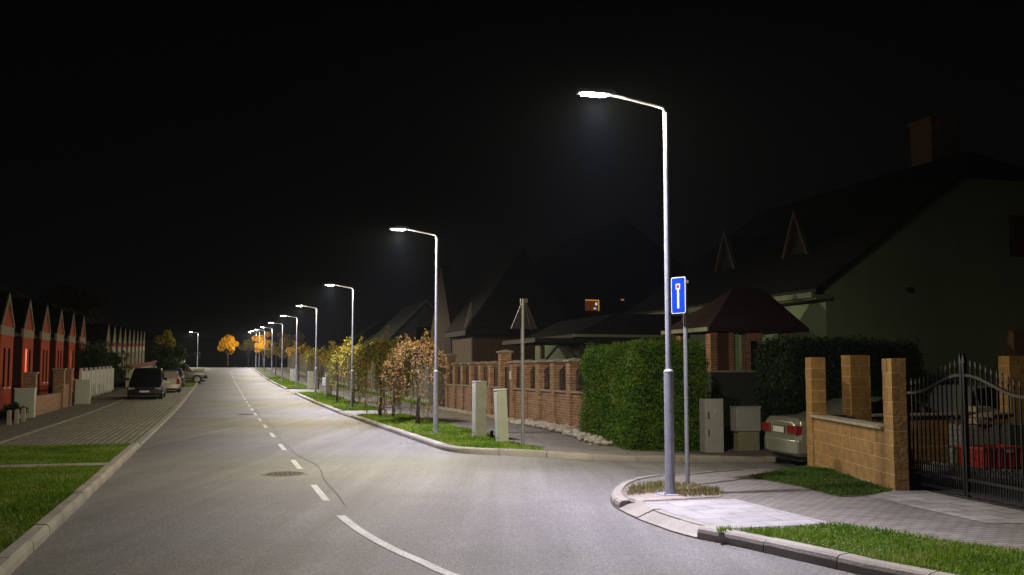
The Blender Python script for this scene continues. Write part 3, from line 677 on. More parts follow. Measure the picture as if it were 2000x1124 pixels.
# ================= HEDGES =================
m_hedge = LEAF('hedge_leaves', [(.015, .040, .002), (.035, .095, .004), (.075, .18, .006), (.13, .23, .010), (.22, .17, .02)], .2, 2.2)
m_hedge_shade = LEAF('shaded_hedge_leaves', [(.006, .016, .004), (.012, .030, .006), (.022, .045, .010), (.03, .05, .012)], .1, 2)  # darker leaf colour stands in for the weak lamplight on these hedges
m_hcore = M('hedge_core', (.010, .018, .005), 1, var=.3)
def hedge(name, label, boxes, dens, size, rough_=.10, mat=None):
    t = thing(name, label, 'hedge', 0, 0, 0); t.location = (0, 0, 0)
    pts = []; nor = []; core = MB()
    for (v0, v1, u0, u1, z0, z1) in boxes:
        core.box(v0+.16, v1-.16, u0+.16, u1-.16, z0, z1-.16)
        for (ax, sgn) in ((0, -1), (0, 1), (1, -1), (1, 1), (2, 1)):
            dims = (v1-v0, u1-u0, z1-z0); a = [dims[i] for i in range(3) if i != ax]; n = int(a[0]*a[1]*dens)
            p = np.stack([rng.uniform(v0, v1, n), rng.uniform(u0, u1, n), rng.uniform(z0, z1, n)], 1)
            lo, hi = (v0, u0, z0)[ax], (v1, u1, z1)[ax]; dpt = np.abs(rng.normal(0, rough_, n))
            wob = .09*np.sin(p[:, 0]*1.3+p[:, 1]*1.7+p[:, 2]*1.1)+.07*np.sin(p[:, 0]*3.7+p[:, 2]*2.9)+.07*np.sin(p[:, 1]*4.3-p[:, 2]*3.3)+.05*np.sin(p[:, 2]*7+p[:, 0]*6+p[:, 1]*5)
            p[:, ax] = (hi-dpt+wob) if sgn > 0 else (lo+dpt-wob)
            # round the edges
            cen = np.array([(v0+v1)/2, (u0+u1)/2, 0]); 
            ez = np.clip((p[:, 2]-(z1-.3))/.3, 0, 1)**2*.16
            for q in (0, 1): p[:, q] -= np.sign(p[:, q]-cen[q])*ez*(ax != 2)
            pts.append(p)
    for (v0, v1, u0, u1, z0, z1) in boxes:
        n = int((v1-v0)*(u1-u0)*60); c = np.stack([rng.uniform(v0+.1, v1-.1, n), rng.uniform(u0+.1, u1-.1, n), np.full(n, z1)], 1); c[:, 2] += rng.exponential(.035, n)+.02; pts.append(c)
        n = int((v1-v0+u1-u0)*(z1-z0)*45); c = np.stack([rng.uniform(v0, v1, n), np.full(n, u0)-rng.exponential(.03, n), rng.uniform(z0, z1-.1, n)], 1); pts.append(c)
        c = np.stack([np.full(n, v0)-rng.exponential(.03, n), rng.uniform(u0, u1, n), rng.uniform(z0, z1-.1, n)], 1); pts.append(c)
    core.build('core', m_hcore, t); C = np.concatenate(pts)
    o = leaves('foliage', mat or m_hedge, C, size, t, up=.8, asp=.5); return t
hedge('hedge', 'clipped bright green hedge on the corner behind the lamp pole', [(9.30, 11.1, 22.15, 25.6, -.25, 2.30)], 3800, .066)
hedge('hedge', 'dark tall hedge behind the car boot and block pillars', [(13.5, 17.2, 22.3, 24.0, -.3, 2.42)], 1500, .09, mat=m_hedge_shade)
hedge('hedge', 'low dark planting below the covered terrace', [(11.5, 12.9, 23.6, 24.5, -.3, 1.0)], 900, .09, mat=m_hedge_shade)

# ================= CABINETS =================
t = thing('meter_cabinet', 'tall narrow grey meter cabinet with three doors beside the corner hedge', 'utility cabinet', *WU(1396.5, 893.5, 0))
w, d, h = .47, .3, 1.34
mb = MB(); mb.box(-w/2, w/2, 0, d, -.05, h); mb.build('body', m_cab, t, bevel=.008)
for i, (a, b_) in enumerate(((.02, .36), (.38, .76), (.78, 1.32))):
    mb = MB(); mb.box(-w/2+.012, w/2-.012, -.008, -.001, a, b_); dr = mb.build('door', m_cab, t)
    if i: mb = MB(); mb.box(-w/2+.07, -w/2+.10, -.02, -.009, a+.1, a+.25); mb.build('handle', M('handle_brown', (.09, .05, .04), .5) if i == 1 else m_dark, dr)
    if i == 2: mb = MB(); mb.box(-.005, .035, -.011, -.0085, b_-.29, b_-.25); mb.build('sticker', m_white, dr)
t = thing('cable_cabinet', 'wide grey cable cabinet on a yellowish plinth left of the parked car', 'utility cabinet', *WU(1463.5, 890, 0))
mb = MB(); mb.box(-.26, .30, .03, .28, -.05, .56); mb.build('plinth', m_cabB, t, bevel=.01)
mb = MB(); mb.box(-.32, .32, 0, .30, .57, 1.13); b0 = mb.build('body', m_cab, t, bevel=.008)
mb = MB(); mb.box(-.30, .22, -.008, -.001, .59, 1.11); mb.build('door', m_cab, b0)
mb = MB(); mb.box(-.34, .34, -.02, .32, 1.13, 1.155); mb.build('roof', m_cab, b0)

# ================= BLOCK WALL, PILLARS, GATE =================
def blocks(mb, x0, x1, y0, y1, z0, courses, bh=.2, L=.4, along='y', jit=.003):
    for c in range(courses):
        z = z0+c*bh; a0, a1 = (y0, y1) if along == 'y' else (x0, x1); s = a0-(L/2 if c % 2 else 0)
        while s < a1-.01:
            a, b_ = max(s, a0), min(s+L, a1)
            if b_-a > .03:
                j = random.uniform(-jit, jit); jj = random.uniform(-jit, jit)
                if along == 'y': mb.box(x0+j, x1+jj, a+.003, b_-.003, z+.005, z+bh-.004, bev=.004)
                else: mb.box(a+.003, b_-.003, y0+j, y1+jj, z+.005, z+bh-.004, bev=.004)
            s += L
p2 = Vector(W(1577, 915, .11)); p1 = Vector(W(1752, 958, .11))
front = Vector(W(1577, 915, .11)); frontN = Vector(W(1748, 959, .11))
dirw = (front-frontN).normalized(); angw = math.atan2(dirw.y, dirw.x)-math.pi/2   # local y runs away from camera along the wall
Lw = (front-frontN).length
t = thing('block_wall', 'yellow split-face block wall with two pillars and stone coping left of the iron gate', 'wall', xy=tuple(frontN), z=.10)
t.rotation_euler = (0, 0, angw)
def pillar(par, x0, x1, y0, y1, z0, n):
    mb = MB(); blocks(mb, x0, x1, y0, y1, z0, n, along='y' if (y1-y0) >= (x1-x0) else 'x'); pp = mb.build('pillar', m_blk, par)
    mb = MB(); mb.box(x0+.005, x1-.005, y0+.005, y1-.005, z0, z0+n*.2-.006); mb.build('mortar', m_blk2, pp); return pp
BH = .195
pillar(t, 0, .20, 0, .40, -.18, 10)
pillar(t, 0, .26, Lw-.42, Lw, -.31, 11)
mb = MB(); blocks(mb, .02, .22, .40, Lw-.42, -.19, 5, along='y'); w_ = mb.build('low_wall', m_blk, t)
mb = MB(); mb.box(.025, .215, .40, Lw-.42, -.1, .80); mb.build('mortar', m_blk2, w_)
mb = MB(); s = .40
while s < Lw-.43: e = min(s+.92, Lw-.42); mb.box(-.04, .27, s+.004, e-.004, .813, .86, bev=.008); s = e
mb.build('coping', m_cap, t)
FW = t.matrix_basis.copy()
# rear yard wall, perpendicular to the road
ru, rv = toUV(front.x, front.y)
t2 = thing('yard_wall', 'yellow block wall with two tall pillars along the far side of the yard', 'wall', ru, rv, -.02)
pv3 = [(.97, 1.40), (4.55, 5.40)]
for a, b_ in pv3: pillar(t2, a, b_, .02, .32, -.14, 11)
mb = MB(); blocks(mb, .27, .97, .06, .26, -.1, 5, along='x'); blocks(mb, 1.40, 4.55, .06, .26, -.1, 5, along='x'); blocks(mb, 5.40, 8, .06, .26, -.1, 5, along='x'); w_ = mb.build('low_wall', m_blk, t2)
mb = MB(); mb.box(.27, 8, .065, .255, -.1, .89); mb.build('mortar', m_blk2, w_)
mb = MB()
for a, b_ in ((.27, .97), (1.40, 2.9), (2.91, 4.55), (5.40, 8)): mb.box(a+.004, b_-.004, -.02, .34, .905, .95, bev=.008)
mb.build('coping', m_cap, t2)
# gate
ga = Vector(W(1775, 953, .11)); gb = Vector(W(1889, 977, .11)); gd = (gb-ga).normalized(); gl = (gb-ga).length
def leafbars(t, L, flip):
    """leaf local: x along leaf from hinge (0) to meeting stile (L)"""
    mb = MB(); mb.box(0, .05, -.025, .025, .06, 1.42); mb.build('hinge_stile', m_iron, t)
    mb = MB(); mb.box(L-.045, L-.008, -.022, .025, .04, 1.74)
    mb.prism([(L-.06, 1.74), (L, 1.74), (L-.03, 1.86)], -.02, .02, 'y'); mb.build('meeting_stile', m_iron, t)
    def top(x): q = x/L; return 1.33+.25*(.5-.5*math.cos(math.pi*min(1, max(0, (q-.12)/.86))))
    K = 20
    for dz, nm in ((0, 'top_rail'),):
        mb = MB(); P_ = [(x, top(x)) for x in [.05+(L-.105)*k/K for k in range(K+1)]]
        mb.prism([(x, z-.018) for x, z in P_]+[(x, z+.018) for x, z in P_[::-1]], -.02, .02, 'y')
        mb.build(nm, m_iron_g, t)
    mb = MB(); mb.box(.05, L-.055, -.02, .02, .24, .275); mb.build('middle_rail', m_iron, t)
    mb = MB(); mb.box(.05, L-.055, -.02, .02, .07, .11); mb.build('bottom_rail', m_iron, t)
    n = 11; bx = .05+(L-.105)/(n+1)
    for k in range(1, n+1):
        x = .05+(L-.105)*k/(n+1); z = top(x)+.11
        mb = MB(); mb.box(x-.008, x+.008, -.008, .008, .09, z)
        sp_ = [(x-.007, z), (x-.020, z+.03), (x, z+.10), (x+.020, z+.03), (x+.007, z)]; mb.prism(sp_, -.006, .006, 'y')
        mb.tube([(x, 0, z-.028), (x, 0, z-.012)], .016, 6); b_ = mb.build('bar', m_iron, t)
    for k in range(0, n+1):
        x = .05+(L-.105)*(k+.5)/(n+1); mb = MB(); mb.box(x-.007, x+.007, -.007, .007, .09, .34)
        mb.prism([(x-.006, .34), (x-.018, .37), (x, .43), (x+.018, .37), (x+.006, .34)], -.005, .005, 'y'); mb.build('short_bar', m_iron, t)
t = thing('iron_gate', 'black wrought iron double gate with curved top and spear tips across the yard entrance', 'gate', xy=tuple(ga), z=.11)
t.rotation_euler = (0, 0, math.atan2(gd.y, gd.x)); 
leafbars(t, gl, False)
lv = kids(t)
for o in lv:
    c = o.copy(); COL.objects.link(c); c.parent = t; c.location = (2*gl+.01, 0, 0); c.scale = (-1, 1, 1)
mb = MB(); mb.box(gl-.13, gl-.085, -.045, -.027, .92, 1.16); mb.build('lock_plate', m_iron_g, t)
mb = MB(); mb.tube([(gl-.11, -.045, 1.02), (gl-.11, -.09, 1.02), (gl-.22, -.09, 1.02)], .009, 6); mb.build('handle', m_iron_g, t)

# yard contents
m_cr = M('red_plastic', (.42, .035, .02), .45, var=.12, scale=4)
u, v = 14.35, 12.25
t = thing('red_crate', 'large open red plastic crate with a white tag behind the iron gate', 'crate', u, v, GU(u, v)+.11)
mb = MB(); Wc, Dc, Hc, th = .85, .68, .36, .02
mb.box(0, Wc, 0, Dc, .02, .04); mb.box(0, Wc, 0, th, .04, Hc); mb.box(0, Wc, Dc-th, Dc, .04, Hc); mb.box(0, th, th, Dc-th, .04, Hc); mb.box(Wc-th, Wc, th, Dc-th, .04, Hc)
mb.build('body', m_cr, t)
mb = MB()
for k in range(9): mb.box(-.018, -.001, .03+.075*k, .055+.075*k, .03, Hc-.04)
for k in range(11): mb.box(.03+.077*k, .055+.077*k, -.018, -.001, .03, Hc-.04)
mb.box(-.025, Wc+.02, -.025, -.001, Hc-.04, Hc+.005); mb.box(-.025, -.001, -.001, Dc, Hc-.04, Hc+.005); mb.build('ribs', m_cr, t)
mb = MB(); mb.box(.42, .58, -.030, -.026, Hc-.09, Hc-.04); mb.build('tag', m_white, t)
m_pv = M('grey_paver_block', (.30, .31, .29), .9, var=.2, bump=.4, fine=.15)
m_pvd = M('wrapped_paver', (.07, .075, .06), .6, var=.3)
u, v = 15.1, 12.55
t = thing('paver_stack', 'stack of grey paving blocks behind the red crate', 'paving blocks', u, v, GU(u, v)+.11)
mb = MB()
for k in range(7):
    for j in range(4): mb.box(j*.165+random.uniform(0, .006), j*.165+.158, 0, .5, k*.1+.02, k*.1+.115, bev=.006)
mb.build('blocks', m_pv, t)
u, v = 14.95, 13.28
t = thing('wrapped_pallet', 'dark wrapped pallet of pavers right of the grey block stack', 'pallet', u, v, GU(u, v)+.11)
mb = MB()
for k in range(5): mb.box(k*.13, k*.13+.12, -.02+.02*(k % 2), .6, .08, .72, bev=.012)
mb.build('load', m_pvd, t); mb = MB(); mb.box(-.02, .68, -.03, .62, 0, .08); mb.build('base', m_wood, t)
zst = GU(15.2, 12.8)+.11+.735
for i, (dz, dv, ww, rr) in enumerate(((0, .22, .34, .1), (.11, .28, .26, -.2), (.21, .20, .32, .15))):
    t = thing('loose_stone', ['lowest', 'middle', 'topmost'][i]+' of three pale stone blocks piled on the paver stack', 'stone block', 15.15, 12.55+dv, zst+dz, rr, 'stone blocks piled on the paver stack')
    mb = MB(); mb.box(-.05, ww, -.1, .22, 0, .1, bev=.012); mb.build('block', M('sand_stone', (.42, .36, .27), .9, var=.2, bump=.4), t)
t = thing('timber_plank', 'yellowish timber plank lying inside the yard behind the gate', 'plank', 14.9, 11.1, GU(14.9, 11.1)+.45, R(4))
mb = MB(); mb.box(0, 1.3, -.04, .04, 0, .03); mb.build('board', M('fresh_timber', (.36, .25, .10), .8, var=.3, scale=8), t)
mb = MB(); mb.box(.1, .18, -.04, .04, -.34, 0); mb.box(1.1, 1.18, -.04, .04, -.34, 0); mb.build('support', m_wood, t)
t = thing('crumpled_sack', 'crumpled pale sack on the ground left of the red crate', 'sack', 13.9, 11.0, GU(13.9, 11.0)+.11)
bm = bmesh.new(); bmesh.ops.create_icosphere(bm, subdivisions=3, radius=.2); 
for q in bm.verts: q.co = Vector((q.co.x*1.4, q.co.y*.9, max(-.02, q.co.z*.7+.05)))*(1+.18*math.sin(q.co.x*31+q.co.z*17)*math.cos(q.co.y*27))
me = bpy.data.meshes.new('sack'); bm.to_mesh(me); bm.free(); me.materials.append(M('sack_white', (.35, .33, .28), .9, var=.2)); o = bpy.data.objects.new('bag', me); COL.objects.link(o); o.parent = t
stones('rubble', [(random.uniform(12.6, 15.2), random.uniform(10.3, 14), .11) for _ in range(260)], .06, 'dark rubble scattered inside the yard', M('rubble_grey', (.10, .09, .075), .95, var=.5, scale=3))
grass('yard_grass', [(12.9, 13.3), (14.6, 13.4), (14.6, 16), (12.9, 16)], .11, 700, .07, w=.008, label='patch of green grass inside the yard behind the crate')

# ================= CARS =================
m_glass = GLASS('car_glass'); m_tyre = M('tyre', (.010, .010, .010), .85); m_rim = M('alloy_rim', (.35, .35, .36), .35, metal=.7)
m_tail = M('tail_lamp', (.24, .008, .010), .2, var=.15, scale=10, coat=1); m_headl = M('head_lamp', (.42, .40, .30), .15, var=.1, coat=1); m_chrome = M('chrome', (.6, .6, .6), .15, metal=1)
m_plate = M('plain_plate', (.62, .63, .58), .5, var=.05); m_black = M('black_plastic', (.012, .012, .013), .6)
SEDAN = [(-2.22, .36, .74, .88, .93, .66), (-2.12, .26, .84, .97, 1.02, .74), (-1.5, .22, .85, .97, 1.05, .74), (-.80, .22, .85, .97, 1.37, .56), (-.1, .22, .85, .96, 1.41, .58), (.55, .22, .85, .95, 1.36, .57), (1.2, .22, .84, .92, .97, .72), (1.95, .25, .82, .80, .84, .70), (2.2, .34, .72, .62, .66, .60)]
HATCH = [(-1.98, .34, .76, .86, .92, .68), (-1.9, .24, .82, .95, 1.0, .74), (-1.55, .22, .82, .97, 1.38, .60), (-.6, .22, .82, .96, 1.45, .62), (.35, .22, .82, .95, 1.40, .60), (1.05, .22, .81, .92, .97, .70), (1.75, .25, .79, .80, .84, .68), (1.98, .34, .70, .62, .66, .60)]
VAN = [(-2.3, .38, .82, .95, 1.02, .74), (-2.22, .26, .90, 1.08, 1.15, .80), (-2.0, .24, .905, 1.08, 1.66, .70), (-.8, .24, .905, 1.06, 1.74, .72), (.45, .24, .905, 1.04, 1.70, .70), (1.35, .24, .90, 1.0, 1.06, .80), (2.0, .27, .88, .84, .90, .74), (2.3, .36, .80, .64, .70, .66)]
SUV = [(-2.2, .50, .78, .98, 1.05, .72), (-2.12, .40, .88, 1.08, 1.14, .78), (-1.95, .38, .89, 1.10, 1.72, .68), (-.7, .38, .89, 1.08, 1.78, .70), (.35, .38, .89, 1.06, 1.72, .68), (.95, .38, .88, 1.04, 1.10, .78), (1.85, .42, .87, .98, 1.02, .76), (2.15, .50, .78, .80, .84, .70)]
def car(label, cat, u, v, z, rot, prof, cab_i, paint, wheel_r=.31, nm='parked_car', group=None, lowpaint=None, plate_=True):
    """car local x forward; rot = heading angle from +v axis"""
    t = thing(nm, label, cat, u, v, z, rot, group); c0, c1 = cab_i   # roof stations
    rings = []
    for (x, zb, w, zbelt, zt, wt) in prof:
        zm = zb+(zbelt-zb)*.55
        half = [(0, zb), (w-.10, zb), (w-.02, zb+.08), (w, zm), (w-.03, zbelt), (wt+.015, zt-.045), (wt-.06, zt-.008), (0, zt+.012)]
        rings.append([(x, y, z_) for y, z_ in half]+[(x, -y, z_) for y, z_ in half[-2:0:-1]])
    n = len(rings[0]); mb = MB(); vs = [p for r in rings for p in r]; fs = []
    for i in range(len(rings)-1):
        for k in range(n): fs.append((i*n+k, i*n+(k+1) % n, (i+1)*n+(k+1) % n, (i+1)*n+k))
    fs += [tuple(range(n)), tuple(range((len(rings)-1)*n, len(rings)*n))[::-1]]; mb.add(vs, fs)
    body = mb.build('body', paint, t, smooth='auto', bevel=.02)
    def P(i, k): return Vector(rings[i][k])
    def panel(a, b_, c, d, ins=.06, offs=.012):
        q = [a, b_, c, d]; cen = sum(q, Vector())/4; nn = (b_-a).cross(d-a).normalized()
        if nn.length < .1: nn = (c-b_).cross(d-b_).normalized()
        if nn.dot(cen-Vector((0, 0, .8))) < 0: nn = -nn
        q2 = [p+(cen-p)*ins*2+nn*offs for p in q]; q3 = [p-nn*.03 for p in q2]; return MB().add(q2+q3, [(0, 1, 2, 3), (7, 6, 5, 4), (0, 4, 5, 1), (1, 5, 6, 2), (2, 6, 7, 3), (3, 7, 4, 0)])
    # half ring indices: 4 belt, 5 roof edge ; mirrored n-4, n-5
    B, T = 4, 5; B2, T2 = n-4, n-5
    panel(P(c1+1, T), P(c1+1, T2), P(c1, T2), P(c1, T), .05).build('windscreen', m_glass, t)
    panel(P(c0-1, T), P(c0-1, T2), P(c0, T2), P(c0, T), .08).build('rear_window', m_glass, t)
    for B_, T_ in ((B, T), (B2, T2)):
        mids = list(range(c0, c1+1))
        for a, b_ in zip(mids, mids[1:]): panel(P(a, B_), P(b_, B_), P(b_, T_), P(a, T_), .05).build('side_window', m_glass, t)
        a, b_ = c1, c1+1; panel(P(a, B_), P(b_, B_).lerp(P(a, B_), .25), P(b_, T_).lerp(P(a, T_), .35), P(a, T_), .07).build('side_window', m_glass, t)
        a, b_ = c0, c0-1; panel(P(a, B_), P(b_, B_).lerp(P(a, B_), .3), P(b_, T_).lerp(P(a, T_), .4), P(a, T_), .07).build('side_window', m_glass, t)
    x0, x1 = prof[0][0], prof[-1][0]; w = prof[2][2]
    for wx in (x0+.78, x1-.82):
        for s in (-1, 1):
            mb = MB(); mb.tube([(wx, s*(w+.006), wheel_r), (wx, s*(w-.12), wheel_r)], wheel_r+.05, 24); mb.build('wheel_arch', m_black, t)
            mb = MB(); mb.tube([(wx, s*(w+.016), wheel_r), (wx, s*(w+.002), wheel_r), (wx, s*(w-.2), wheel_r)], [wheel_r-.03, wheel_r, wheel_r], 24); ty = mb.build('wheel', m_tyre, t)
            mb = MB(); mb.tube([(wx, s*(w+.024), wheel_r), (wx, s*(w+.016), wheel_r)], [wheel_r*.6, wheel_r*.66], 20)
            mb.tube([(wx, s*(w+.032), wheel_r), (wx, s*(w+.020), wheel_r)], [.05, .06], 10); rm = mb.build('rim', m_rim, ty)
            mb = MB()
            for k in range(5):
                a = k*2*math.pi/5; M0 = Matrix.Translation((wx, s*(w+.026), wheel_r)) @ Matrix.Rotation(a, 4, 'Y'); mb.box(-.03, .03, -.003, .003, .07, wheel_r*.56, M_=M0)
            mb.build('rim_opening', m_black, rm)
    bh = prof[0][1]; bwid = prof[1][2]
    def bar(xa, sgn, nm, mat, z0, z1, dep=.09):
        P_ = []
        for k in range(9):
            a = -1+2*k/8; P_.append((xa+sgn*(dep*(1-abs(a)**3)), a*(bwid-.01)))
        Q = P_+[(xa-sgn*.25, bwid-.02), (xa-sgn*.25, -bwid+.02)]; mb = MB(); mb.prism(Q, z0, z1, 'z'); return mb.build(nm, mat, t, bevel=.03, smooth='auto')
    bar(x0+.02, -1, 'rear_bumper', lowpaint or paint, bh-.05, bh+.24); bar(x1-.02, 1, 'front_bumper', lowpaint or paint, bh-.08, bh+.20)
    zl = prof[0][3]
    tall = prof is not SEDAN
    for s in (-1, 1):
        mb = MB(); y0, y1 = s*(bwid-.005), s*(bwid-(.20 if tall else .42)); mb.box(x0-.035, x0+.13, min(y0, y1), max(y0, y1), zl-(.30 if tall else .19), zl+(.04 if tall else -.01), bev=.02)
        mb.build('tail_light', m_tail, t, bevel=.008)
        xf, zf = x1, prof[-1][3]
        mb = MB(); y0, y1 = s*(bwid-.06), s*(bwid-.40); mb.box(xf-.14, xf+.015, min(y0, y1), max(y0, y1), zf-.13, zf+.02, bev=.03); mb.build('headlight', m_headl, t, bevel=.008)
        mb = MB(); xm = prof[c1][0]+.45; zb_ = prof[c1][3]; y0, y1 = s*(w+.0), s*(w+.19); mb.box(xm-.06, xm+.06, min(y0, y1), max(y0, y1), zb_+.0, zb_+.14, bev=.02); mb.build('mirror', paint, t)
    mb = MB(); mb.box(x1-.05, x1+.02, -.36, .36, prof[-1][3]-.12, prof[-1][3]-.02); mb.build('grille', m_black, t)
    if plate_:
        mb = MB(); mb.box(x1+.065, x1+.08, -.25, .25, bh+.02, bh+.12); mb.build('front_plate', m_plate if group != 'x' else m_black, t)
        pz = zl-.17 if not tall else zl-.22; mb = MB(); mb.box(x0-.012, x0+.02, -.29, .29, pz-.01, pz+.135); mb.build('plate_recess', m_black, t)
        mb = MB(); mb.box(x0-.022, x0-.014, -.26, .26, pz+.002, pz+.118); mb.build('rear_plate', m_plate, t)
    mb = MB()
    mb.box(x0+.15, x1-.15, -w+.12, w-.12, .16, .30); mb.build('underbody', m_black, t)
    return t
m_silver = M('silver_green_paint', (.36, .38, .32), .26, metal=.55, var=.05, coat=.6); m_silver2 = M('champagne_paint', (.42, .39, .32), .3, metal=.4, var=.05, coat=.6)
m_navy = M('black_blue_paint', (.008, .009, .012), .4, metal=0, var=.05, spec=.25, coat=.15); m_bluec = M('blue_paint', (.03, .045, .12), .3, metal=.3, var=.05, coat=.8)
m_suv = M('grey_beige_paint', (.13, .125, .10), .35, metal=.4, var=.08, coat=.5); m_whitec = M('white_car_paint', (.42, .43, .46), .35, var=.04, coat=.5)
# dark car parked in the side street: rear at pixel 1499..1577
cu, cv = 18.5, 13.25
car('silver-green saloon car parked behind the block wall, its boot and red tail light showing', 'car', cu, cv, GU(cu, cv)+.05, R(-7), SEDAN, (3, 5), m_silver)
car('white van-like car beyond the yard wall, seen through the iron gate', 'car', 21.8, 19.75, GU(21.6, 18.6)-.02, R(0), VAN, (2, 4), m_whitec, .33)
car('dark blue-black minivan facing the camera, first in the parking bay', 'car', 62.0, -3.85, None, R(-90), VAN, (2, 4), m_navy, .33, group='cars parked on the left side')
car('champagne silver hatchback parked behind the dark minivan, rear to the camera', 'car', 72.6, -3.22, None, R(90), HATCH, (2, 4), m_silver2, .29, group='cars parked on the left side')
car('dark blue car parked beyond the silver hatchback, mostly hidden', 'car', 84.5, -3.35, None, R(90), HATCH, (2, 4), m_bluec, .29, group='cars parked on the left side')
car('grey off-road car parked crosswise with its nose at the road edge', 'car', 95.5, -3.1, None, R(0), SUV, (2, 4), m_suv, .36, group='cars parked on the left side', lowpaint=m_black)

# ================= TREES =================
def trunk(mb, pts, r): mb.tube(pts, r, 8)
def weeping(nm, label, u, v, h, r, drop, nleaf, cols, size=.10, z=None, group=None, lean=(0, 0), strands=26):
    t = thing(nm, label, 'tree', u, v, (GU(u, v)+.1) if z is None else z, 0, group)
    mb = MB(); mb.tube([(0, 0, -.05), (.04, .02, h*.4), (lean[0]*.5-.03, lean[1]*.5, h*.75), (lean[0], lean[1], h)], [.065, .045, .038, .05], 8)
    tw = MB(); C = []; per = nleaf//strands
    for k in range(strands):
        a = 2*math.pi*k/strands+random.uniform(-.3, .3); rr = r*random.uniform(.45, 1.12); up = random.uniform(.02, .45)*r*.6; dz = drop*random.choice((.25, .35, .45, .6, .6, .8, 1.1))
        P_ = []
        for q in range(9):
            s = q/8; rad = rr*min(1, 1.25*s)*(1-.10*max(0, s-.75)/.25); zz = h+up*math.sin(min(1, s*1.6)*math.pi/1.3)-dz*max(0, (s-.45)/.55)**1.5
            P_.append((lean[0]+rad*math.cos(a+.25*s), lean[1]+rad*math.sin(a+.25*s), max(.12, zz)))
        tw.tube(P_, [.022-.002*q for q in range(9)], 4, cap=False)
        Pn = np.array(P_); s = rng.uniform(.12, 1, per)**.8*8*.999; i = s.astype(int); f = (s-i)[:, None]
        c = Pn[i]*(1-f)+Pn[np.minimum(i+1, 8)]*f+rng.normal(0, 1, (per, 3))*np.array([.075, .075, .085])*max(.8, r)*.85; C.append(c)
    # shoots poking out of the top
    for k in range(7):
        a = random.uniform(0, 6.28); l = random.uniform(.3, .55)*r; e = (lean[0]+l*math.cos(a), lean[1]+l*math.sin(a), h+random.uniform(.35, .95)*r*.8)
        tw.tube([(lean[0], lean[1], h), e], [.015, .006], 4, cap=False); n = 40; s = rng.uniform(.4, 1.05, (n, 1)); C.append(np.array([lean[0], lean[1], h])*(1-s)+np.array(e)*s+rng.normal(0, .05, (n, 3)))
    C = np.concatenate(C); C = C[C[:, 2] > .08]
    mb.build('trunk', m_bark, t, smooth=True); tw.build('branches', m_bark, t); leaves('crown', LEAF(cols[0], cols[1]), C, size, t, up=-.7, asp=.55); return t
def roundtree(nm, label, u, v, h0, h1, r, nleaf, cols, size=.16, blobs=16, z=None, group=None, tr=.09, cat='tree', stretch=1):
    t = thing(nm, label, cat, u, v, (GU(u, v)+.05) if z is None else z, 0, group); mid = (h0+h1)/2
    mb = MB(); mb.tube([(0, 0, -.05), (.04, 0, h0*.5), (0, .05, h0), (0, 0, mid)], [tr, tr*.8, tr*.7, tr*.4], 8); C = []
    for k in range(blobs):
        d = rdir(1)[0]; q = random.uniform(.35, .8)*(k > 2)+.05; c = np.array([d[0]*r*q, d[1]*r*q, mid+d[2]*(h1-h0)/2*q]); br = r*random.uniform(.26, .46)
        mb.tube([(0, 0, h0*.9), tuple(c*.6+np.array([0, 0, h0*.9])*.4), tuple(c)], [tr*.4, tr*.25, tr*.1], 5, cap=False)
        n = nleaf//blobs; dd_ = rdir(n)*(rng.uniform(.25, 1, (n, 1))**.45)*np.array([1, 1, .85*stretch]); C.append(c+dd_*br)
    mb.build('trunk', m_bark, t, smooth=True); leaves('crown', LEAF(cols[0], cols[1]), np.concatenate(C), size, t); return t
OR = ('autumn_orange', [(.10, .10, .01), (.24, .18, .015), (.32, .19, .02), (.28, .12, .03), (.16, .06, .02)])
PINK = ('autumn_pinkish', [(.05, .09, .012), (.12, .12, .02), (.26, .15, .05), (.26, .12, .065), (.13, .055, .03)])
OLIVE = ('autumn_olive', [(.035, .06, .004), (.09, .11, .006), (.16, .15, .010), (.20, .13, .016), (.22, .08, .02)])
YEL = ('autumn_yellow', [(.09, .13, .012), (.20, .20, .018), (.27, .23, .025), (.25, .15, .03), (.16, .08, .02)])
GOLD = ('autumn_gold', [(.45, .26, .01), (.66, .38, .01), (.74, .44, .015), (.62, .28, .015), (.40, .15, .01)])
gt = 'small ornamental trees on the grass strip'
u1, v1 = WU(815, 831, .1); weeping('weeping_tree', 'pinkish orange weeping tree nearest the second street lamp', u1, v1, 2.15, 1.1, 1.9, 5200, PINK, .088, group=gt, lean=(-.05, 0), strands=34)
u1, v1 = WU(742, 814, .1); weeping('weeping_tree', 'dark olive weeping tree with long trailing strands', u1, v1, 2.35, 1.15, 2.6, 9500, OLIVE, .085, group=gt, strands=38)
u1, v1 = WU(768, 816, .1); weeping('weeping_tree', 'thin twin-stemmed weeping tree between the olive and the pinkish trees', u1, v1, 1.9, .7, 2.0, 1500, OLIVE, .10, group=gt, strands=18)
u1, v1 = WU(681, 793, .1); weeping('weeping_tree', 'brown-stemmed weeping tree just behind the third street lamp', u1+.4, v1+.25, 2.4, 1.15, 1.9, 4600, YEL, .10, group=gt, strands=30)
u1, v1 = WU(658, 786, .1); weeping('weeping_tree', 'yellow leaved umbrella tree with a slim trunk right of the squat pillar', u1, v1, 2.35, .95, .8, 2600, YEL, .11, group=gt, strands=24)
weeping('weeping_tree', 'yellow umbrella tree beside the fifth street lamp', 74.5, 6.9, 2.4, 1.0, .9, 2500, YEL, .13, group=gt, strands=26)
weeping('weeping_tree', 'orange yellow umbrella tree in front of the panel fence', 84.5, 7.3, 2.45, .9, .9, 1400, YEL, .14, group=gt, strands=24)
weeping('weeping_tree', 'small orange umbrella tree between the sixth and fifth lamps', 97.5, 7.2, 2.9, 1.15, .9, 1700, OR, .16, group=gt, strands=24)
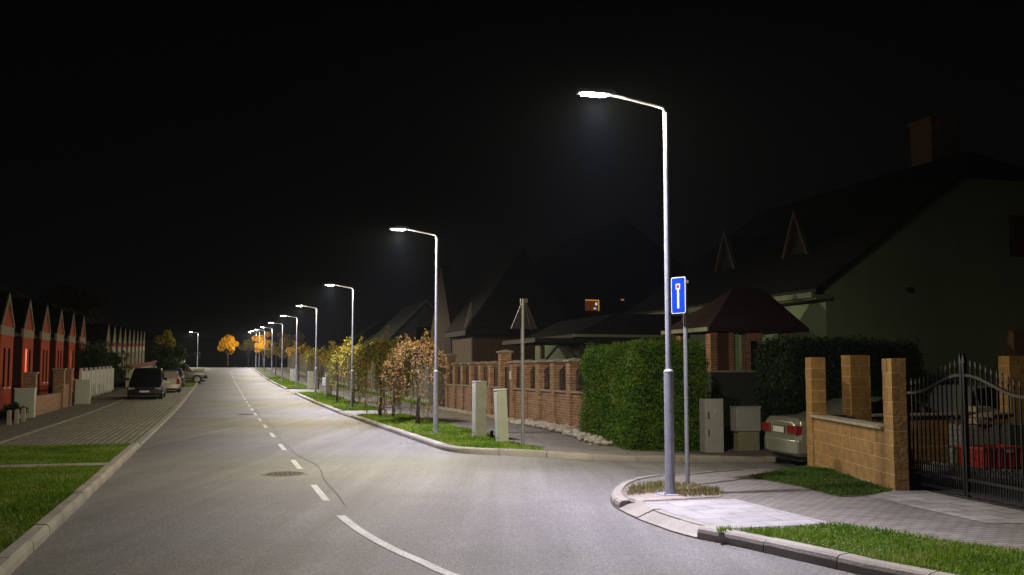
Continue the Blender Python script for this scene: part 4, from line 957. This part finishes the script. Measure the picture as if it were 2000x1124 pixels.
weeping('weeping_tree', 'low yellow umbrella tree below the tall orange tree at the far end', 124, 6.5, 2.7, 1.5, 1.0, 1600, YEL, .2, group=gt, strands=24)
roundtree('autumn_tree', 'bright golden round tree standing at the end of the road', 166, 1.4, 1.8, 5.2, 1.7, 5200, GOLD, .30, 22, group='autumn trees at the road end')
roundtree('autumn_tree', 'dim orange tree right of the golden one', 171, 4.6, 2.0, 5.0, 1.7, 2600, YEL, .30, 16, group='autumn trees at the road end')
roundtree('autumn_tree', 'tall orange tree beside the farthest street lamps', 153, 6.2, 1.9, 5.6, 1.7, 3200, GOLD, .26, 18, group='autumn trees at the road end')
roundtree('autumn_tree', 'dim brown tree behind the tall orange tree', 158, 10.5, 2.4, 6.0, 2.2, 1800, OR, .28, 14, group='autumn trees at the road end')
GD = ('dark_foliage', [(.012, .028, .008), (.022, .05, .012), (.04, .075, .016), (.06, .09, .02)])
YG = ('yellow_green_foliage', [(.05, .08, .01), (.20, .20, .02), (.45, .38, .03), (.55, .40, .04)])
roundtree('bushy_tree', 'dark green bushy tree beside the parked blue car', 90.2, -4.1, .6, 3.9, 1.55, 6500, GD, .17, 24, cat='tree')
roundtree('bushy_tree', 'small tree with a bright yellow top above the parked cars', 91.0, -4.4, 2.9, 4.6, 1.0, 1500, YG, .18, 10, cat='tree')
roundtree('conifer_bush', 'dark conifer bush at the end of the white fence', 85, -8.0, .2, 3.0, 1.4, 4500, GD, .15, 18, cat='bush')
roundtree('dark_bush', 'large dark bush above the white fence on the left', 78.5, -8.6, 1.2, 3.2, 1.8, 5000, GD, .15, 20, cat='bush')
roundtree('dark_shrub', 'dark shrub left of the pale fence box', 37.0, -7.6, .1, 1.5, .55, 2200, GD, .09, 10, cat='bush')
roundtree('dark_shrub', 'low dark shrub right of the pale fence box', 39.5, -6.8, .05, .7, .5, 1200, GD, .08, 8, cat='bush')
roundtree('tall_dark_tree', 'tall dim tree rising behind the cream gabled houses', 125, -16, 3, 11.5, 4.0, 4000, ('dim_purple_foliage', [(.03, .02, .02), (.06, .03, .035), (.10, .05, .05), (.16, .12, .07)]), .40, 26, cat='tree', tr=.2)

# ================= LEFT ROW HOUSES =================
m_wred = EM('lit_red_recess', (1.0, .08, .02), 1.1)  # emission stands in for red wall lit by a lamp
def rowhouse(nm, label, u, group, wallm, baym, bandm, gm, trimm, lit=None, roofm=m_tile, L=5.4, bw=3.0, band=True, s=1.0, zoff=0):
    VF = -9.5; t = thing(nm, label, 'house', u, VF, GU(u, VF)+zoff, 0, group)
    d = 1.35; e = 3.75*s; pk = 5.25*s; bb = 3.33*s
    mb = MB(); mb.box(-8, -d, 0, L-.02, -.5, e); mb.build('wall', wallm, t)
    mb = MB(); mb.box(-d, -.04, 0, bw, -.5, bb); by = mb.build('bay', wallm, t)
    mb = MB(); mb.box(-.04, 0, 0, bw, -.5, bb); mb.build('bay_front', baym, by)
    mb = MB(); mb.box(-.1, .02, -.03, bw+.03, bb, e); mb.build('band', bandm, by)
    mb = MB(); mb.prism([(0.05, e), (bw-.05, e), (bw/2, pk-.1)], -.3, -.03, 'x'); mb.build('gable', gm, by)
    for a, b_ in (((-.03, e), (bw/2, pk+.08)), ((bw+.03, e), (bw/2, pk+.08))):
        sg = 1 if b_[0] > a[0] else -1; mb = MB(); mb.prism([(a[0], a[1]), (b_[0], b_[1]), (b_[0], b_[1]-.32), (a[0]+sg*.17, a[1])], -.03, .05, 'x'); mb.build('barge_board', trimm, by)
    # little roof over the bay
    mb = MB()
    for sg in (0, 1):
        x_, y_ = ((-.05, e), (bw/2, pk+.1)) if sg == 0 else ((bw+.05, e), (bw/2, pk+.1))
        mb.add([(-.0, x_[0], x_[1]), (-.0, y_[0], y_[1]), (-4.2, y_[0], y_[1]), (-3.2, x_[0], x_[1]), (-.0, x_[0], x_[1]+.06), (-.0, y_[0], y_[1]+.06), (-4.2, y_[0], y_[1]+.06), (-3.2, x_[0], x_[1]+.06)], [(0, 1, 2, 3), (7, 6, 5, 4), (0, 4, 5, 1), (1, 5, 6, 2), (2, 6, 7, 3), (3, 7, 4, 0)])
    mb.build('bay_roof', roofm, by)
    mb = MB(); mb.prism([(-d+.35, e-.25), (-4.8, 7.0*s), (-8.4, e-.2), (-8.4, e-.05), (-4.8, 7.2*s), (-d+.35, e-.08)], 0, L-.02, 'y'); mb.build('roof', roofm, t)
    for k, yy in enumerate((.75, 1.85)):
        fl = lit is not None and k == lit
        mb = MB(); mb.box(.001, .012, yy, yy+.38, .95*s, 2.75*s); w_ = mb.build('window', m_wred if fl else M('slit_window', (.015, .004, .003), .9, spec=0), by)
        mb = MB(); mb.box(.001, .09, yy-.06, yy+.44, .86*s, .93*s); mb.build('sill', m_white, w_)
    mb = MB(); P_ = [(-d+.3, bw+.45, e-.28), (-d+.3, bw+.45, e-.40), (-d+.09, bw+.30, e-.75), (-d+.09, bw+.30, .1)]; mb.tube(P_, .05, 8); mb.build('downpipe', m_white, t)
    return t
for i in range(6):
    u = 51+5.53*i
    rowhouse('red_row_house', ['leftmost red gabled house, partly cut by the picture edge', 'second red gabled house with a glowing red slit window', 'third red gabled house, behind the low brick wall', 'fourth red gabled house of the row', 'fifth red gabled house with a faintly lit slit window', 'sixth red gabled house at the end of the red row'][i],
             u, 'red row houses on the left', m_red_shade, m_red, m_creamB, m_red, m_creamB, 0 if i in (1, 4) else None)
for o in bpy.data.objects:
    if o.name.startswith('red_row_house') and 'faintly' in o.get('label', ''):
        for c in kids(o):
            for w_ in kids(c):
                if w_.name.startswith('window') and w_.data.materials[0] == m_wred: w_.data.materials[0] = EM('dim_red_recess', (.8, .07, .02), .25)
ordn = ['first', 'second', 'third', 'fourth', 'fifth', 'sixth', 'seventh', 'eighth', 'ninth']
for i in range(9):
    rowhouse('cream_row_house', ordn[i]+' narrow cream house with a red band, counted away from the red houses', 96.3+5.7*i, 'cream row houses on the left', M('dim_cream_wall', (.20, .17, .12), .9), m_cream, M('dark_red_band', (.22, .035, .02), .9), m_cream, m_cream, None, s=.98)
# left fences
def fencebox(label, px, py, w, h, d=.3):
    u, v = WU(px, py); t = thing('meter_box', label, 'meter box', u, v, GU(u, v))
    mb = MB(); mb.box(-w/2, w/2, 0, d, 0, h)
    mb.build('body', m_concL if w > .6 else m_cab, t, bevel=.01)
    mb = MB(); mb.box(-w/2-.02, w/2+.02, -.02, d+.02, h, h+.035); mb.build('lid', m_white, t)
    mb = MB(); mb.box(-w/2+.04, w/2-.04, -.012, -.001, .1, h-.06); mb.build('door', m_concL, t)
fencebox('pale slatted box beside the first red house garden', 46, 818, .68, 1.07)
fencebox('pale box at the end of the brick piers by the white fence', 160, 791, .70, 1.20)
for i, (px, py) in enumerate(((17, 832), (32, 829.5), (45, 826))):
    u, v = WU(px, py); t = thing('wooden_bollard', ['nearest', 'middle', 'farthest'][i]+' of the three short pale bollards on the left sidewalk edge', 'bollard', u, v, group='short bollards at the left sidewalk edge')
    mb = MB(); mb.box(-.06, .06, -.06, .06, 0, .47); mb.build('post', M('pale_post', (.36, .32, .25), .8, var=.2), t, bevel=.008); mb = MB(); mb.prism([(-.065, .47), (.065, .47), (0, .50)], -.065, .065, 'y'); mb.build('cap', MATS['pale_post'], t)
t = thing('brick_garden_wall', 'low brown brick garden wall with tall piers before the third red house', 'wall', 0, 0, 0); t.location = (0, 0, 0)
for u, h in ((43, 1.63), (50.5, 1.78), (53.0, 1.78)):
    mb = MB(); mb.box(-7.15, -6.70, u-.22, u+.22, -.1, h); p = mb.build('pier', m_brickL, t); mb = MB(); mb.box(-7.2, -6.65, u-.26, u+.26, h, h+.06); mb.build('cap', m_cpale, p)
mb = MB(); mb.box(-7.05, -6.80, 43.22, 50.28, -.1, .75); mb.build('low_wall', m_brickL, t)
mb = MB(); mb.box(-7.05, -6.80, 50.72, 52.78, -.1, 1.1); mb.build('low_wall', m_brickL, t)
t = thing('white_fence', 'white picket fence between the meter box and the conifer bush', 'fence', 0, 0, 0); t.location = (0, 0, 0)
u = 58.2
while u < 74:
    z = GU(u, -6.9); mb = MB(); mb.box(-7.0, -6.86, u-.07, u+.07, z, z+1.75); mb.build('post', m_white, t)
    mb = MB()
    for k in range(8): mb.box(-6.93, -6.90, u+.18+.25*k, u+.28+.25*k, z+.12, z+1.6)
    mb.box(-6.96, -6.931, u+.07, u+2.1, z+.3, z+.38); mb.box(-6.96, -6.931, u+.07, u+2.1, z+1.3, z+1.38); mb.build('picket_panel', m_white, t); u += 2.2
t = thing('red_topped_wall', 'low cream wall with red tile coping left of the parked cars', 'wall', 0, 0, 0); t.location = (0, 0, 0)
u = 87.0
while u < 124:
    z = GU(u, -6.9); mb = MB(); mb.box(-7.05, -6.85, u, u+2.7, z-.2, z+1.45); mb.box(-6.86, -6.78, u, u+.3, z-.2, z+1.5); mb.build('wall_panel', m_cream, t)
    mb = MB(); mb.prism([(-7.25, z+1.46), (-6.62, z+1.46), (-6.93, z+1.72)], u-.02, u+2.72, 'y'); mb.build('coping', M('red_coping', (.22, .03, .025), .8, var=.3), t); u += 2.75

# ================= BIG GREEN CORNER HOUSE =================
HU, HV = 26.3, 17.1
t = thing('green_house', 'large dark green gabled corner house behind the hedge and the iron gate', 'house', HU, HV, 0)
GW = 12.6; HL = 14; E0 = 4.39; SL = .70; XM = GW/2; KX = 4.8; KZ = E0+SL*(KX+.45)-.3
ZR = lambda x: E0-.05+SL*x
mb = MB(); mb.prism([(0, -.6), (0, E0), (KX, ZR(KX)), (GW-KX, ZR(KX)), (GW, E0), (GW, -.6)], 0, HL, 'y'); mb.build('wall', m_green, t)
mb = MB(); ro = .5
def slope(mb, sgn):
    f = lambda x: x if sgn < 0 else GW-x
    a = [(f(-.55), -.35, ZR(-.55)), (f(KX), -.35, ZR(KX)), (f(XM), 1.3, ZR(XM)), (f(XM), HL+.4, ZR(XM)), (f(-.55), HL+.4, ZR(-.55))]; b = [(x, y, z+.16) for x, y, z in a]
    mb.add(a+b, [(0, 1, 2, 3, 4), (9, 8, 7, 6, 5)]+[(i, (i+1) % 5, (i+1) % 5+5, i+5) for i in range(5)])
slope(mb, -1); slope(mb, 1)
a = [(KX, -.35, ZR(KX)), (GW-KX, -.35, ZR(KX)), (XM, 1.3, ZR(XM))]; b = [(x, y, z+.16) for x, y, z in a]; mb.add(a+b, [(0, 1, 2), (5, 4, 3), (0, 1, 4, 3), (1, 2, 5, 4), (2, 0, 3, 5)])
rf = mb.build('roof', m_tile, t)
mb = MB(); mb.box(6.4, 7.6, 3.2, 4.3, 7.6, 10.4); mb.box(6.34, 7.66, 3.14, 4.36, 10.4, 10.5); mb.build('chimney', m_brick, rf)
mb = MB(); mb.box(-.66, -.54, -.3, HL+.3, ZR(-.55)-.10, ZR(-.55)+.06); mb.build('gutter', M('pale_green_trim', (.20, .23, .14), .7), t)
mb = MB(); mb.box(-.52, -.001, -.30, HL, ZR(-.55)-.14, ZR(-.55)-.02); mb.build('soffit', MATS['pale_green_trim'], t)
for yy in (4.2, 9.2):
    mb = MB(); mb.prism([(yy-.75, 5.6), (yy+.75, 5.6), (yy, 7.0)], 1.7, 5, 'x'); dm = mb.build('dormer', m_tile, rf)
    for sg in (-1, 1): mb = MB(); mb.prism([(yy+sg*.85, 5.55), (yy+sg*.70, 5.55), (yy-sg*.0, 6.95), (yy, 7.2)], 1.55, 1.69, 'x'); mb.build('barge_board', m_wood, dm)
mb = MB(); mb.box(6.6, 8.0, -.05, -.002, 5.3, 6.6); mb.build('shutter', M('dark_red_shutter', (.10, .03, .02), .8), t)
mb = MB(); mb.box(6.35, 7.4, -.30, -.001, -.5, 3.05); mb.build('brick_pier', m_brick, t)
for xx in (2.45, 3.1):
    mb = MB(); mb.tube([(xx, -.001, 2.72), (xx, -.03, 2.72)], .08, 14); mb.build('vent', MATS['pale_green_trim'], t)
mb = MB(); mb.box(2.75, 2.9, -.15, -.001, 4.1, 4.25); mb.build('wall_lamp', M('old_lamp', (.05, .05, .045), .5), t)
# windows on the street face
for yy in (1.8, 7.5):
    mb = MB(); mb.box(-.04, -.002, yy, yy+1.2, 1.2, 2.5); w_ = mb.build('window', GLASS('dark_window'), t); mb = MB(); mb.box(-.10, -.001, yy-.05, yy+1.25, 1.1, 1.17); mb.build('sill', m_white, w_)
# covered terrace
t = thing('covered_terrace', 'brick-pillared covered terrace with a hipped tile roof behind the hedge', 'terrace', 25.4, 12.9, 0)
Wt, Dt, ez, rz = 3.0, 2.9, 2.92, 4.15
mb = MB()
A = [(-.1, -.1), (Wt, -.1), (Wt, Dt), (-.1, Dt)]; r0, r1 = (1.5, Dt/2), (2.45, Dt/2)
v8 = [(x, y, ez) for x, y in A]+[(*r0, rz), (*r1, rz)]+[(x, y, ez-.09) for x, y in A]
mb.add(v8, [(0, 1, 5, 4), (1, 2, 5), (2, 3, 4, 5), (3, 0, 4), (0, 6, 7, 1), (1, 7, 8, 2), (2, 8, 9, 3), (3, 9, 6, 0), (9, 8, 7, 6)]); mb.build('roof', m_tileR, t)
mb = MB(); mb.box(-.16, -.10, -.12, Dt, ez-.10, ez+.01); mb.build('gutter', MATS['pale_green_trim'], t)
for xx, yy, ww in ((.05, .1, .20), (.62, .1, .14), (1.15, .1, .12), (1.52, .1, .12), (.05, 2.0, .3), (2.3, .1, .3)):
    mb = MB(); mb.box(xx, xx+ww, yy, yy+.3, 1.75, ez-.1); mb.build('brick_pillar', m_brick, t)
mb = MB(); mb.box(.25, .62, .16, .22, 1.75, ez-.1); mb.build('wooden_door', m_board, t)
mb = MB(); mb.box(.86, 1.02, .3, .45, 1.75, ez-.1); mb.build('green_post', M('green_column', (.2, .34, .2), .8), t)
mb = MB(); mb.box(1.27, 1.52, .16, .22, 1.75, ez-.35); mb.build('window', GLASS('dark_window'), t)
mb = MB(); mb.box(1.27, 1.52, .12, .30, ez-.35, ez-.1); mb.build('lintel', m_brick, t)
mb = MB(); mb.box(0, Wt, 0, Dt, -.5, 1.70); mb.build('base', M('base_dark', (.03, .035, .03), .9), t)
mb = MB(); mb.box(-.05, Wt+.05, -.05, Dt, 1.70, 1.75); mb.build('floor_slab', m_cpale, t)
# lower wing
t = thing('green_annex', 'low green annex with a wide dark roof behind the corner hedge', 'house', 36.5, 13.2, 0)
mb = MB(); mb.box(0, 6.2, 0, 6, -.3, 3.0); mb.build('wall', m_green, t)
mb = MB(); mb.prism([(-.5, 2.95), (-.5, 3.1), (1.2, 3.9), (6.7, 3.9), (6.7, 2.95)], -.4, 6.3, 'y'); mb.build('roof', m_tile, t)
mb = MB(); mb.box(-.5, 6.7, -.5, -.41, 3.0, 3.1); mb.build('gutter', MATS['pale_green_trim'], t)
for xx in (.9, 1.35, 4.2): mb = MB(); mb.tube([(xx, -.1, 0), (xx, -.1, 2.95)], .07, 8); mb.build('downpipe', M('dark_pipe', (.03, .035, .025), .6), t)
t = thing('wall_lantern_annex', 'x', 'lantern', 36.3, 17); bpy.data.objects.remove(t)
# distant upper house with the lit window
t = thing('dark_house', 'dark distant house with one small orange-lit window', 'house', 58, 17.5, 0)
mb = MB(); mb.box(0, 12, 0, 8, -.3, 6.4); mb.build('wall', M('very_dark_wall', (.03, .02, .018), .9), t)
mb = MB(); mb.prism([(-.6, 6.3), (6, 11), (12.6, 6.3)], -.5, 8.5, 'y'); mb.build('roof', m_tile, t)
xw = None
def winat(px, py, px2, py2, uw):
    """window rectangle on the plane u=uw"""
    out = []
    for a, b_ in ((px, py), (px2, py2)):
        r = (a-1000)/F; y = uw/(C_-S_*r*1.003); v = C_*r*y+S_*y; z = CAMH+(723.5-b_)/F*y; out.append((v, z))
    return out
(va, za), (vb, zb) = winat(1143, 607, 1170, 586, 58)
mb = MB(); mb.box(va-17.5, vb-17.5, -.03, -.002, za, zb); w_ = mb.build('window', EM('dim_orange_window', (.55, .16, .05), .10), t)
mb = MB(); mb.box(va-17.5, vb-17.5, -.05, -.031, zb-.05, zb); mb.box(vb-17.5-.05, vb-17.5, -.05, -.031, za, zb-.051); mb.build('lit_edge', EM('amber_strip', (1, .45, .03), .55), w_)
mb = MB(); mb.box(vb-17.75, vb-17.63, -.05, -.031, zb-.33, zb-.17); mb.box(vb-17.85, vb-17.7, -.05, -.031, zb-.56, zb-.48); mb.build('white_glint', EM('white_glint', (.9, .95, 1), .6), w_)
(va, za), (vb, zb) = winat(1213, 587, 1219, 584, 58)
mb = MB(); mb.box(va-17.5, vb-17.5, -.03, -.002, za, zb); mb.build('window', EM('amber_strip2', (1, .3, .05), .3), t)
# house behind the brick fence
t = thing('brown_house', 'brown house with a steep dark roof, a pale wall strip and a brick gable', 'house', 51.5, 12.6, 0)
mb = MB(); mb.box(0, 5.1, 0, 4.6, -.3, 3.9); mb.build('wall', m_brown, t)
mb = MB(); mb.box(5.1, 10.5, .4, 4.6, -.3, 3.2); mb.build('side_wing', m_brown, t)
mb = MB(); mb.box(-.05, -.001, 0, 4.6, -.3, 3.85); mb.build('pale_wall', M('pale_wall_strip', (.26, .21, .16), .9, var=.1), t)
mb = MB(); mb.prism([(-.5, 3.55), (-.5, 3.8), (2.6, 8.2), (5.6, 3.8), (5.6, 3.55)], -.5, 4.5, 'y'); mb.build('roof', m_tile, t)
mb = MB(); mb.prism([(4.6, -.3), (10.4, -.3), (10.4, 4.0), (7.5, 7.9), (4.6, 4.0)], -.1, .5, 'x'); mb.build('brick_gable', BR('old_dark_brick', (.06, .028, .018), (.045, .02, .013), (.05, .04, .03), .25, .078, .012), t)
mb = MB(); mb.box(.5, 6, 10.4, 11, -.3, 3.6); mb.build('rear_wall', m_brown, t)
mb = MB(); mb.prism([(-.45, 3.7), (-.05, 3.7), (-.05, 5.3)], .0, .2, 'y'); mb.build('pale_gusset', MATS['pale_wall_strip'], t)
# carport
t = thing('carport', 'dark timber carport with diagonal braces behind the brick fence', 'carport', 35.5, 11.3, 0)
for xx in (0, 1.5, 3.0): mb = MB(); mb.box(xx-.07, xx+.07, -.07, .07, 0, 2.75); mb.build('post', M('dark_timber', (.04, .022, .015), .8), t)
for xx in (0, 1.5, 3.0):
    for sg in (-1, 1):
        if (xx == 0 and sg < 0) or (xx == 3 and sg > 0): continue
        mb = MB(); mb.tube([(xx, 0, 2.0), (xx+sg*.65, 0, 2.72)], .05, 6); mb.build('brace', MATS['dark_timber'], t)
mb = MB(); mb.box(-.4, 3.4, -.4, 4, 2.76, 2.92); mb.build('roof', m_tile, t)
t = thing('grey_house', 'dim grey gabled house far behind the weeping trees', 'house', 73, 11.0, GU(73, 11))
mb = MB(); mb.prism([(0, -.3), (0, 3.0), (3.3, 6.3), (6.6, 3.0), (6.6, -.3)], 0, 9, 'y'); mb.build('wall', m_grey, t)
for sg in (0, 1):
    f = (lambda x: x) if sg == 0 else (lambda x: 6.6-x)
    mb = MB(); mb.prism([(f(-.6), 2.4), (f(3.3), 6.3), (f(3.3), 6.5), (f(-.6), 2.6)], -.4, 9.3, 'y'); mb.build('roof', m_tile, t)
    mb = MB(); mb.prism([(f(-.6), 2.45), (f(3.3), 6.35), (f(3.3), 6.60), (f(-.6), 2.70)], -.46, -.401, 'y'); mb.build('barge_board', M('grey_trim', (.14, .14, .15), .8), t)
mb = MB(); mb.box(2.7, 3.9, -.04, -.002, 3.2, 4.6); mb.build('window', GLASS('dark_window'), t)
# far backdrop: warehouse at the road end and dark houses
t = thing('far_building', 'long low grey building across the end of the road', 'building', 215, -55, GU(183, -20))
mb = MB(); mb.box(0, 56, 0, 12, -1, 5.2); mb.build('wall', M('far_wall', (.035, .038, .035), .9, var=.2, scale=.5), t)
mb = MB(); mb.prism([(-.5, 5.2), (28, 8.5), (56.5, 5.2)], -.5, 12.5, 'y'); mb.build('roof', m_tile, t)
for k in range(8): mb = MB(); mb.box(3+6.5*k, 6+6.5*k, -.05, -.001, 1.2, 3); mb.build('window', GLASS('dark_window'), t)
t = thing('white_shed', 'small white shed roof behind the off-road car', 'shed', 118, -6.0, GU(118, -6))
mb = MB(); mb.box(0, 2.2, 0, 2.5, 0, 1.6); mb.build('wall', m_cream, t); mb = MB(); mb.prism([(-.2, 1.6), (2.4, 1.6), (2.4, 2.0), (1.2, 2.1)], -.2, 3.2, 'y'); mb.build('roof', m_white, t)
for i, (u, v, w, h) in enumerate(((168, 14, 12, 5), (120, 14, 9, 5.5), (98, 13, 9, 5))):
    t = thing('dark_far_house', ['dark house beyond the end of the panel fence', 'dark house far behind the panel fence', 'dark house behind the panel fence, nearer than the others'][i], 'house', u, v, GU(u, v), 0, 'dark houses behind the panel fence')
    mb = MB(); mb.box(0, w, 0, 9, -.3, 3); mb.build('wall', m_grey, t); mb = MB(); mb.prism([(-.5, 3), (w/2, h+1), (w+.5, 3)], -.4, 9.4, 'y'); mb.build('roof', m_tile, t)
    mb = MB(); mb.box(1.5, 2.8, -.04, -.001, 1, 2.2); mb.build('window', GLASS('dark_window'), t)
# leaf litter on the gutter
lp = []
for k in range(420):
    i = rng.integers(ia, len(NS)-1); p = NS[i]; q = NS[min(i+1, len(NS)-1)]; f = random.random(); s = abs(random.gauss(0, .10)); u, v = p[0]*(1-f)+q[0]*f, p[1]*(1-f)+q[1]*f-.02-s; x, y = UV(u, v); lp.append((x, y, G(x, y)+.008))
for k in range(380):
    u = random.uniform(7, 24); v = VL+.02+abs(random.gauss(0, .14)); x, y = UV(u, v); lp.append((x, y, G(x, y)+.008))
lp = np.array(lp); A_ = rdir(len(lp)); A_[:, 2] *= .15; B_ = np.cross(np.array([0, 0, 1.0]), A_); s_ = rng.uniform(.008, .022, (len(lp), 1))
o = quads('leaf_litter', M('litter', (.26, .19, .10), .9, var=.5, scale=30), lp, A_*s_, B_*s_*.7); tag(o, 'tiny dry leaves and grit lying in the gutters along both kerbs', 'leaf litter', kind='stuff')
# thin night haze round the whole scene
mb = MB(); mb.box(-330, 330, -120, 420, -3.0, 16)
hm = bpy.data.materials.new('night_haze'); hm.use_nodes = True; hn = hm.node_tree; hn.nodes.clear()
ho_ = N(hn, 'ShaderNodeOutputMaterial'); pv = N(hn, 'ShaderNodeVolumePrincipled'); pv.inputs['Color'].default_value = (.66, .78, 1, 1)
pv.inputs['Density'].default_value = .00017; pv.inputs['Anisotropy'].default_value = .3; hn.links.new(pv.outputs[0], ho_.inputs['Volume'])
tag(mb.build('haze', hm), 'thin night air glowing faintly around the street lamps', 'haze', kind='stuff')
bpy.context.view_layer.update()
